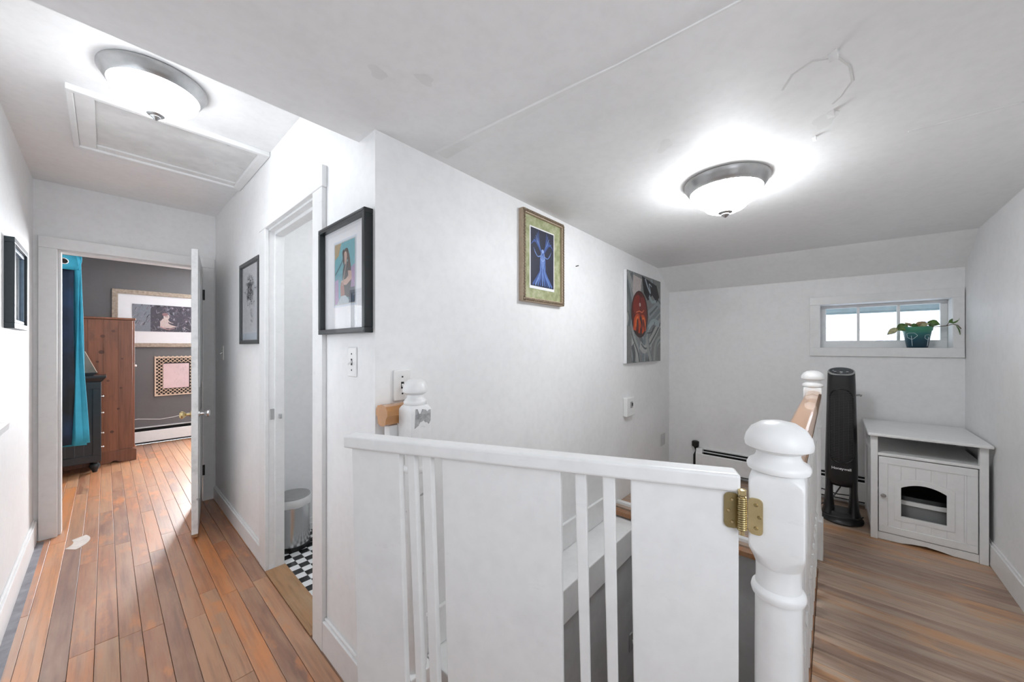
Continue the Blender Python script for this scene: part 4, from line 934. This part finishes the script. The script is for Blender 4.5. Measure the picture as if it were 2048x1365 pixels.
o = MB().tube([(FX + .02, FY - .070, 1.005), (FX + .02, FY - .092, 1.010), (FX + .02, FY - .104, 1.004)], [.006, .006, .008], 8).build('side_knob', 'grey_plastic', fan)
MB().tube([(FX + .02, FY, .40), (FX - .0, FY + .005, .36), (FX - .02, FY + .05, .27), (FX - .03, FY + .12, .215), (FX - .02, FY + .175, .19), (FX + .03, FY + .20, .22), (FX + .07, FY + .17, .30), (FX + .12, FY + .10, .29), (FX + .19, FY + .02, .25), (FX + .25, FY - .06, .24)], .004, 6).build('power_cord', 'black_plastic', fan)
MB().tube([(FX - .03, FY + .11, Z0 + .075), (FX - .10, FY + .12, Z0 + .05), (FX - .13, FY + .05, Z0 + .05), (FX - .125, FY - .03, Z0 + .056), (FX - .10, FY - .08, Z0 + .055), (FX - .05, FY - .108, Z0 + .06)], .004, 6).build('power_cord', 'black_plastic', fan)

# ------------------------------------------------------------------ white litter cabinet
CX0, CX1, CY0, CY1 = 3.205, 3.775, -.640, -.180
cab = thing('pet_cabinet', (3.49, -.41, Z0), 'white wooden pet cabinet with an arched opening in its door', 'cabinet')
TOP = .785
box(CX0 - .030, CX1, CY0 - .012, CY1 + .014, TOP, TOP + .018).build('top', 'cabinet_paint', cab, .004)
for x in (CX0, CX1 - .045):
    for y in (CY0, CY1 - .032): box(x, x + .036, y, y + .032, Z0, TOP).build('leg', 'cabinet_paint', cab, .002)
for y0, y1 in ((CY0 + .008, CY0 + .020), (CY1 - .022, CY1 - .010)):
    box(CX0 + .036, CX1 - .045, y0, y1, Z0 + .03, .68).build('side_panel', 'cabinet_paint', cab)
for x0, x1, z0, z1 in ((CX0 + .036, CX1 - .045, .64, .68), (CX0 + .036, CX1 - .045, Z0 + .03, Z0 + .08), (CX0 + .036, CX0 + .08, Z0 + .08, .64), (CX1 - .09, CX1 - .045, Z0 + .08, .64)): box(x0, x1, CY1 - .010, CY1 - .003, z0, z1).build('side_frame_strip', 'cabinet_paint', cab, .002)
box(CX0 + .004, CX1 - .02, CY0 + .02, CY1 - .02, .662, .680).build('shelf', 'cabinet_paint', cab, .002)
box(CX1 - .015, CX1 - .005, CY0 + .02, CY1 - .02, Z0 + .02, TOP).build('back_panel', 'cabinet_paint', cab)
box(CX0 + .02, CX1 - .02, CY0 + .02, CY1 - .02, Z0 + .02, Z0 + .032).build('bottom_panel', 'cabinet_paint', cab)
ya, yb = CY0 + .033, CY1 - .033
pts = [(yb, Z0 + .002), (yb - .10, Z0 + .004), (yb - .14, Z0 + .013), (yb - .20, Z0 + .019), (yb - .26, Z0 + .012), (yb - .30, Z0 + .004), (ya, Z0 + .002), (ya, Z0 + .046), (yb, Z0 + .046)]
MB().prism(pts, 'x', CX0 + .006, CX0 + .022).build('curved_apron', 'cabinet_paint', cab)
# door with arched hole, built as frame + grooved panel + arch surround
dr = thing('door', (CX0, -.41, Z0), 'x', None); del dr['label']; dr.parent = cab; dr.matrix_parent_inverse = Matrix.Translation(-Vector(cab.location)); dr.location = (0, 0, 0); dr.matrix_parent_inverse = Matrix.Translation(-Vector(cab.location))
def att2(o): o.parent = dr; o.matrix_parent_inverse = Matrix.Identity(4); return o
d0, d1, e0, e1 = ya + .003, yb - .003, Z0 + .050, .657
fx = CX0 + .004
for a, b, c, d in ((d0, d1, e0, e0 + .042), (d0, d1, e1 - .042, e1), (d0, d0 + .040, e0 + .042, e1 - .042), (d1 - .040, d1, e0 + .042, e1 - .042)): att2(box(fx, fx + .018, a, b, c, d).build('door_frame', 'cabinet_paint', None, .002))
HY0, HY1, HZ0, HZ1, HZC = -.492, -.312, .308, .482, .512   # hole: straight sides to HZ1, arch crown HZC
def arch(y):
    u = (y - (HY0 + HY1) / 2) / ((HY1 - HY0) / 2); return HZ1 + (HZC - HZ1) * (1 - u * u)
n = 18; iy0, iy1, iz0, iz1 = d0 + .040, d1 - .040, e0 + .042, e1 - .042
ys = [HY0 + (HY1 - HY0) * i / n for i in range(n + 1)]
grooves = [iy0, -.555, -.432, -.372, iy1]
edges = sorted(set([round(v, 5) for v in grooves + [HY0, HY1]]))
m = MB()
for a, b in zip(edges, edges[1:]):
    if HY0 - 1e-4 <= a and b <= HY1 + 1e-4:
        m.box(fx + .004, fx + .014, a + .0003, b - .0003, iz0, HZ0); k = 6
        for q in range(k):
            p0, p1 = a + .0003 + (b - a - .0006) * q / k, a + .0003 + (b - a - .0006) * (q + 1) / k
            m.hexa([(fx + .004, p0, arch(p0)), (fx + .014, p0, arch(p0)), (fx + .014, p1, arch(p1)), (fx + .004, p1, arch(p1))], [(fx + .004, p0, iz1), (fx + .014, p0, iz1), (fx + .014, p1, iz1), (fx + .004, p1, iz1)])
    else: m.box(fx + .004, fx + .014, a + .0003, b - .0003, iz0, iz1)
att2(m.build('beadboard_panel', 'cabinet_paint'))
m = MB(); w = .030
inner = [(HY1, HZ0)] + [(y, arch(y)) for y in ys[::-1]] + [(HY0, HZ0)]
outer = [(HY1 + w, HZ0 - w)] + [(HY1 + w - (HY1 - HY0 + 2 * w) * i / n, HZ1 + (HZC - HZ1 + .0) * (1 - (1 - 2 * i / n) ** 2) + w) for i in range(n + 1)] + [(HY0 - w, HZ0 - w)]
rr_ = []
for (p, q), (r_, s_) in zip(inner, outer): rr_.append([(fx + .0015, p, q), (fx + .010, p, q), (fx + .010, r_, s_), (fx + .0015, r_, s_)])
rr_.append(rr_[0]); m.loft(rr_, sm=False, caps=False); att2(m.build('arch_surround', 'cabinet_paint', None, .0015))
m = MB(); m.lathe([(0, 0), (.005, 0), (.005, -.010), (.011, -.014), (.0125, -.020), (.008, -.025), (0, -.026)], (fx, yb - .022, .42), 16, 0, 'x'); k_ = att2(m.build('knob', 'brushed_nickel')); k_['label'] = 'small nickel knob'
lb = thing('litter_tray', (3.5, -.41, Z0 + .033), 'dark grey pet tray with pale rim inside the arched cabinet', 'tray')
def tr_(w, d, z): return [(3.48 + d * math.copysign(abs(math.cos(a)) ** .6, math.cos(a)), -.41 + w * math.copysign(abs(math.sin(a)) ** .6, math.sin(a)), z) for a in [2 * PI * i / 32 for i in range(32)]]
MB().loft([tr_(.15, .17, Z0 + .034), tr_(.175, .20, Z0 + .22)]).build('tray_body', 'grey_plastic', lb); MB().loft([tr_(.178, .205, Z0 + .222), tr_(.186, .212, Z0 + .226), tr_(.186, .212, Z0 + .25), tr_(.17, .20, Z0 + .252)]).build('tray_rim', 'switch_white', lb); MB().loft([tr_(.18, .207, Z0 + .253), tr_(.175, .20, Z0 + .275), tr_(.14, .16, Z0 + .285)]).build('tray_hood', 'black_plastic', lb)
o = MB().tube([(3.35, CY0 - .001, .60), (3.35, CY0 - .009, .598), (3.35, CY0 - .013, .585), (3.35, CY0 - .009, .575)], .003, 6).build('side_hook', 'cabinet_paint', cab)

# ------------------------------------------------------------------ potted plant on the window sill
PX_, PY_, PZ_ = 3.85, -.452, 1.3335
pl_ = thing('potted_plant', (PX_, PY_, PZ_), 'teal pot with white leaf outlines and a trailing plant on the window sill', 'plant')
MB().lathe([(0, 0), (.050, 0), (.052, .004), (.070, .118), (.074, .120), (.077, .145), (.075, .148), (.069, .146), (.066, .13), (0, .13)], seg=36).build('pot', 'pot_glaze', pl_, local=True)
MB().lathe([(0, .128), (.066, .130), (.03, .136), (0, .137)], seg=20).build('soil', 'soil', pl_, local=True)
def motif(a0, zc, s):
    P = []
    for i in range(21):
        t_ = 2 * PI * i / 20; u = s * (1 + .12 * math.cos(5 * t_)) * math.cos(t_); v = s * (.85 + .1 * math.sin(3 * t_)) * math.sin(t_); z = zc + v; r = .051 + .0170 * (z / .12) + .0015; a = a0 + u / .062; P.append((r * math.cos(a), r * math.sin(a), z))
    MB().tube(P, .0012, 5).build('leaf_motif', 'motif_white', pl_, local=True)
    r = .060; MB().tube([(.066 * math.cos(a0), .066 * math.sin(a0), zc), (.062 * math.cos(a0 + .02), .062 * math.sin(a0 + .02), zc - .035), (.058 * math.cos(a0 + .03), .058 * math.sin(a0 + .03), .012)], .0012, 5).build('leaf_motif', 'motif_white', pl_, local=True)
motif(PI - .55, .085, .026); motif(PI + .80, .075, .020)
def leaf(tip, base, width, mat, sag=.01, up=(0, 0, 1)):
    width *= 1.3
    tip, base = Vector(tip), Vector(base); d = tip - base; l = d.length; d.normalize(); sd = d.cross(Vector(up))
    if sd.length < .1: sd = Vector((0, 1, 0))
    sd.normalize(); nn = sd.cross(d); n = 8; L_, C_, R_ = [], [], []
    for i in range(n + 1):
        t_ = i / n; w = width * math.sin(PI * min(1, t_ ** .8 * .98 + .01)) ; c = base + d * l * t_ - nn * sag * (t_ * t_) ; C_.append(c - nn * width * .12); L_.append(c + sd * w / 2); R_.append(c - sd * w / 2)
    m = MB(); vs = L_ + C_ + R_; k = n + 1; fs = []
    for i in range(n): fs.append((i, i + 1, k + i + 1, k + i)); fs.append((k + i, k + i + 1, 2 * k + i + 1, 2 * k + i))
    m.add(vs, fs, 0, True); o = m.build('leaf', mat, pl_); sl = o.modifiers.new('thick', 'SOLIDIFY'); sl.thickness = .0012; return o
X_ = 3.83
cv = (-1, 0, .25)
leaf((X_ - .02, -.300, 1.428), (X_ - .02, -.352, 1.478), .030, 'leaf_pale', 0, cv); leaf((X_ - .03, -.345, 1.462), (X_ - .02, -.402, 1.498), .046, 'leaf_green', .01, cv)
leaf((X_ - .01, -.385, 1.514), (X_, -.44, 1.484), .016, 'leaf_tan', .0, cv); leaf((X_ - .04, -.415, 1.487), (X_ - .01, -.452, 1.492), .028, 'leaf_green', .0, cv)
leaf((X_ - .02, -.487, 1.516), (X_, -.440, 1.486), .030, 'leaf_tan', .0, cv); leaf((X_ - .02, -.552, 1.490), (X_ - .01, -.497, 1.514), .040, 'leaf_green', -.01, cv)
leaf((X_ - .05, -.634, 1.528), (X_ - .05, -.586, 1.503), .026, 'leaf_green', .0, cv); leaf((X_ - .055, -.645, 1.425), (X_ - .05, -.620, 1.482), .018, 'leaf_green', .01, (0, -1, .2)); leaf((X_ - .05, -.50, 1.500), (X_ - .02, -.46, 1.488), .024, 'leaf_pale', 0, cv)
MB().tube([(PX_, PY_, 1.465), (X_, -.48, 1.488), (X_ - .02, -.53, 1.478), (X_ - .04, -.575, 1.482), (X_ - .05, -.605, 1.492), (X_ - .05, -.625, 1.484), (X_ - .05, -.640, 1.46)], .0028, 6).build('stem', 'stem_brown', pl_)
for q in ((X_ - .02, -.352, 1.478), (X_, -.44, 1.486), (X_ - .01, -.497, 1.512), (X_ - .02, -.402, 1.496)): MB().tube([(PX_, PY_, 1.466), ((PX_ + q[0]) / 2, (PY_ + q[1]) / 2, q[2] - .006), q], .002, 5).build('stem', 'stem_brown', pl_)
MB().tube([(X_ - .043, -.58, 1.485), (X_ - .05, -.588, 1.504)], .002, 5).build('stem', 'stem_brown', pl_)

# ------------------------------------------------------------------ steel bin in the bathroom
bx, by = .838, 2.715
can = thing('pedal_bin', (bx, by, .002), 'small brushed steel pedal bin with white liner on the checkerboard floor', 'bin')
MB().lathe([(0, 0), (.102, 0), (.105, .008), (.105, .030), (.101, .032), (0, .032)], (bx, by, .002), 36).build('plastic_base', 'black_plastic', can)
MB().lathe([(0, .03), (.101, .03), (.101, .318), (.099, .32), (0, .32)], (bx, by, .002), 40).build('steel_body', 'steel_can', can)
MB().lathe([(.101, .285), (.104, .283), (.109, .30), (.111, .325), (.108, .338), (.10, .335)], (bx, by, .002), 40, 0, 'z', 1, 1, lambda a, i: .035 * math.sin(7 * a) * (i in (1, 2)) + .03 * math.sin(3 * a + 1) * (i in (2, 3, 4))).build('bin_liner', 'liner_white', can)
MB().lathe([(0, .33), (.102, .33), (.104, .337), (.101, .346), (.06, .352), (0, .354)], (bx, by, .002), 40).build('lid', 'brushed_nickel', can)
box(bx + .085, bx + .135, by - .055, by - .02, .012, .022).build('pedal', 'dark_metal', can, .004)

# ------------------------------------------------------------------ bedroom furniture
wd = thing('wardrobe', (-.06, 6.6, 0), 'tall knotty cedar wardrobe against the grey bedroom wall', 'wardrobe')
box(-.36, .215, 6.205, 7.02, .13, 1.655).build('carcass', 'cedar_wood', wd, .004)
box(-.38, .240, 6.185, 7.03, 1.655, 1.678).build('cornice', 'cedar_wood', wd, .006)
for k in range(5): box(-.36 + k * .115, -.36 + (k + 1) * .115 - .0015, 6.199, 6.205, .135, 1.652).build('side_plank', 'cedar_wood', wd, .001)
pl2 = [(-.38, 0), (.02, 0), (.04, .012), (.06, .026), (.085, .026), (.10, .012), (.12, 0), (.245, 0), (.245, .125), (.225, .14), (-.38, .14)]
MB().prism(pl2, 'y', 6.183, 6.205).build('plinth', 'cedar_wood', wd, .003); box(.215, .245, 6.205, 7.02, .0, .13).build('plinth', 'cedar_wood', wd, .003)
box(.215, .232, 6.22, 6.605, .15, 1.64).build('door', 'cedar_wood', wd, .003); box(.215, .232, 6.615, 7.0, .15, 1.64).build('door', 'cedar_wood', wd, .003)
for y in (6.56, 6.66): MB().lathe([(0, 0), (.008, 0), (.006, .012), (.014, .022), (.012, .03), (0, .032)], (.232, y, 1.10), 14, 0, 'x').build('knob', 'switch_white', wd)
m = MB()
for (x, z, r) in ((-.02, 1.46, .018), (-.03, 1.28, .022), (-.06, 1.17, .012), (.02, .95, .012), (.06, 1.52, .016), (-.02, .78, .018), (.10, .62, .012), (.05, .36, .016), (-.04, .48, .014), (.13, 1.2, .010), (.12, .86, .012)): m.lathe([(0, -.0006), (r, -.0004), (0, .0002)], (x, 6.199, z), 12, 0, 'y')
o = m.build('wood_knots', 'knot_brown', wd); o['kind'] = 'stuff'
bc = thing('black_chest', (-.2, 6.0, 0), 'black chest with turned feet in front of the cedar wardrobe', 'chest')
B0, B1, C0, C1 = -.46, -.030, 5.86, 6.16
box(B0, B1, C0, C1, .115, .97).build('carcass', 'black_furniture', bc, .003)
MB().loft([[(B0 - .004, C0 - .004, .965), (B1 + .004, C0 - .004, .965), (B1 + .004, C1, .965), (B0 - .004, C1, .965)], [(B0 - .03, C0 - .03, 1.005), (B1 + .032, C0 - .03, 1.005), (B1 + .032, C1, 1.005), (B0 - .03, C1, 1.005)], [(B0 - .035, C0 - .035, 1.01), (B1 + .037, C0 - .035, 1.01), (B1 + .037, C1, 1.01), (B0 - .035, C1, 1.01)], [(B0 - .035, C0 - .035, 1.028), (B1 + .037, C0 - .035, 1.028), (B1 + .037, C1, 1.028), (B0 - .035, C1, 1.028)]], sm=False).build('moulded_top', 'black_furniture', bc, .003)
for a, b, c, d in ((B0, B1, .115, .19), (B0, B1, .89, .965), (B0, B0 + .06, .19, .89), (B1 - .06, B1, .19, .89)): box(a, b, C0 - .012, C0, c, d).build('side_frame_strip', 'black_furniture', bc, .003)
for k in range(1, 5): box(B0 + .06 + k * .062, B0 + .06 + k * .062 + .004, C0 - .003, C0 + .001, .19, .89).build('panel_groove', 'frame_grey', bc)
for x in (B0 + .10, B1 - .045): MB().lathe([(0, 0), (.018, 0), (.022, .02), (.038, .05), (.042, .07), (.034, .088), (.022, .094), (.030, .104), (.034, .116), (0, .116)], (x, C0 + .045, 0), 20).build('bun_foot', 'black_furniture', bc)
for x in (B0 + .10, B1 - .045): MB().lathe([(0, 0), (.018, 0), (.022, .02), (.038, .05), (.042, .07), (.034, .088), (.022, .094), (.030, .104), (.034, .116), (0, .116)], (x, C1 - .045, 0), 20).build('bun_foot', 'black_furniture', bc)
for z in (.80, .62, .40, .25): MB().lathe([(0, 0), (.006, 0), (.005, .010), (.010, .016), (0, .022)], (B1, C0 + .10, z), 12, 0, 'x').build('knob', 'switch_white', bc)
og = thing('glass_ornament', (-.11, 5.95, 1.028), 'small bronze glass triangular ornament on the black chest', 'ornament')
MB().prism([(-.19, 1.062), (-.060, 1.062), (-.145, 1.29)], 'y', 5.945, 5.955).build('glass_sail', 'ornament_glass', og)
MB().loft([[(-.17 , 5.92, 1.028), (-.09, 5.92, 1.028), (-.09, 5.98, 1.028), (-.17, 5.98, 1.028)], [(-.20, 5.91, 1.062), (-.055, 5.91, 1.062), (-.055, 5.99, 1.062), (-.20, 5.99, 1.062)]], sm=False).build('glass_base', 'frame_grey', og)
MB().tube([(-.060, 5.944, 1.062), (-.145, 5.944, 1.29)], .003, 6).build('edge_strip', 'lattice_cream', og)
# curtain on a rod running back through the bedroom
rod = MB().tube([(-.255, YE + .12, 2.105), (-.255, YB, 2.105)], .011, 12).build('curtain_rod', 'brushed_nickel'); tag(rod, 'slim metal curtain rod running back through the bedroom', 'curtain rod')
cu = thing('curtain', (-.27, 5.0, .47), 'bright blue bordered navy curtain hanging inside the bedroom doorway', 'curtain')
def sheet(name, cols, mat, z0f, z1, rows=14):
    """cols: (x_top, x_bottom, y) across; hangs from z1 down to z0f(i)"""
    n = len(cols); m = MB(); vs = []
    for r in range(rows + 1):
        t_ = r / rows
        for i, (xt, xb, y) in enumerate(cols):
            z = z1 + (z0f(i) - z1) * t_; vs.append((xt + (xb - xt) * t_ ** 1.4 + .006 * math.sin(5 * t_ + i), y + .012 * math.sin(3.2 * t_ + i * .8), z))
    m.add(vs, [(r * n + i, r * n + i + 1, (r + 1) * n + i + 1, (r + 1) * n + i) for r in range(rows) for i in range(n - 1)], 0, True); o = m.build(name, mat, cu); sl = o.modifiers.new('thick', 'SOLIDIFY'); sl.thickness = .004; return o
sheet('navy_panel', [(-.40, -.40, 5.03), (-.34, -.34, 5.0), (-.27, -.27, 4.995), (-.22, -.22, 5.0), (-.179, -.190, 5.0)], 'curtain_navy', lambda i: .48, 2.018)
sheet('blue_border', [(-.180, -.191, 5.0), (-.165, -.170, 4.985), (-.152, -.135, 5.01), (-.142, -.098, 4.995)], 'curtain_blue', lambda i: .468 + .004 * i, 2.018)
sheet('top_band', [(-.40, -.40, 5.03), (-.34, -.34, 5.0), (-.27, -.27, 4.995), (-.22, -.22, 5.0), (-.18, -.18, 5.0), (-.165, -.165, 4.985), (-.152, -.152, 5.01), (-.142, -.142, 4.995)], 'curtain_blue', lambda i: 2.016, 2.140, 3)
sheet('rear_folds', [(-.145, -.105, 5.0), (-.30, -.28, 5.06), (-.16, -.13, 5.12), (-.32, -.32, 5.18), (-.17, -.15, 5.24), (-.33, -.33, 5.30)], 'curtain_blue', lambda i: .46, 2.138)
P = [(-.240 + .024 * math.cos(a), 4.985 + .004 * math.cos(a), 2.085 + .024 * math.sin(a)) for a in [2 * PI * i / 24 for i in range(25)]]
MB().tube(P, .005, 8).build('grommet', 'chrome', cu); MB().lathe([(0, -.003), (.021, -.003), (.021, .001), (0, .001)], (-.240, 4.985, 2.085), 20, 0, 'y').build('grommet_hole', 'black_void', cu)
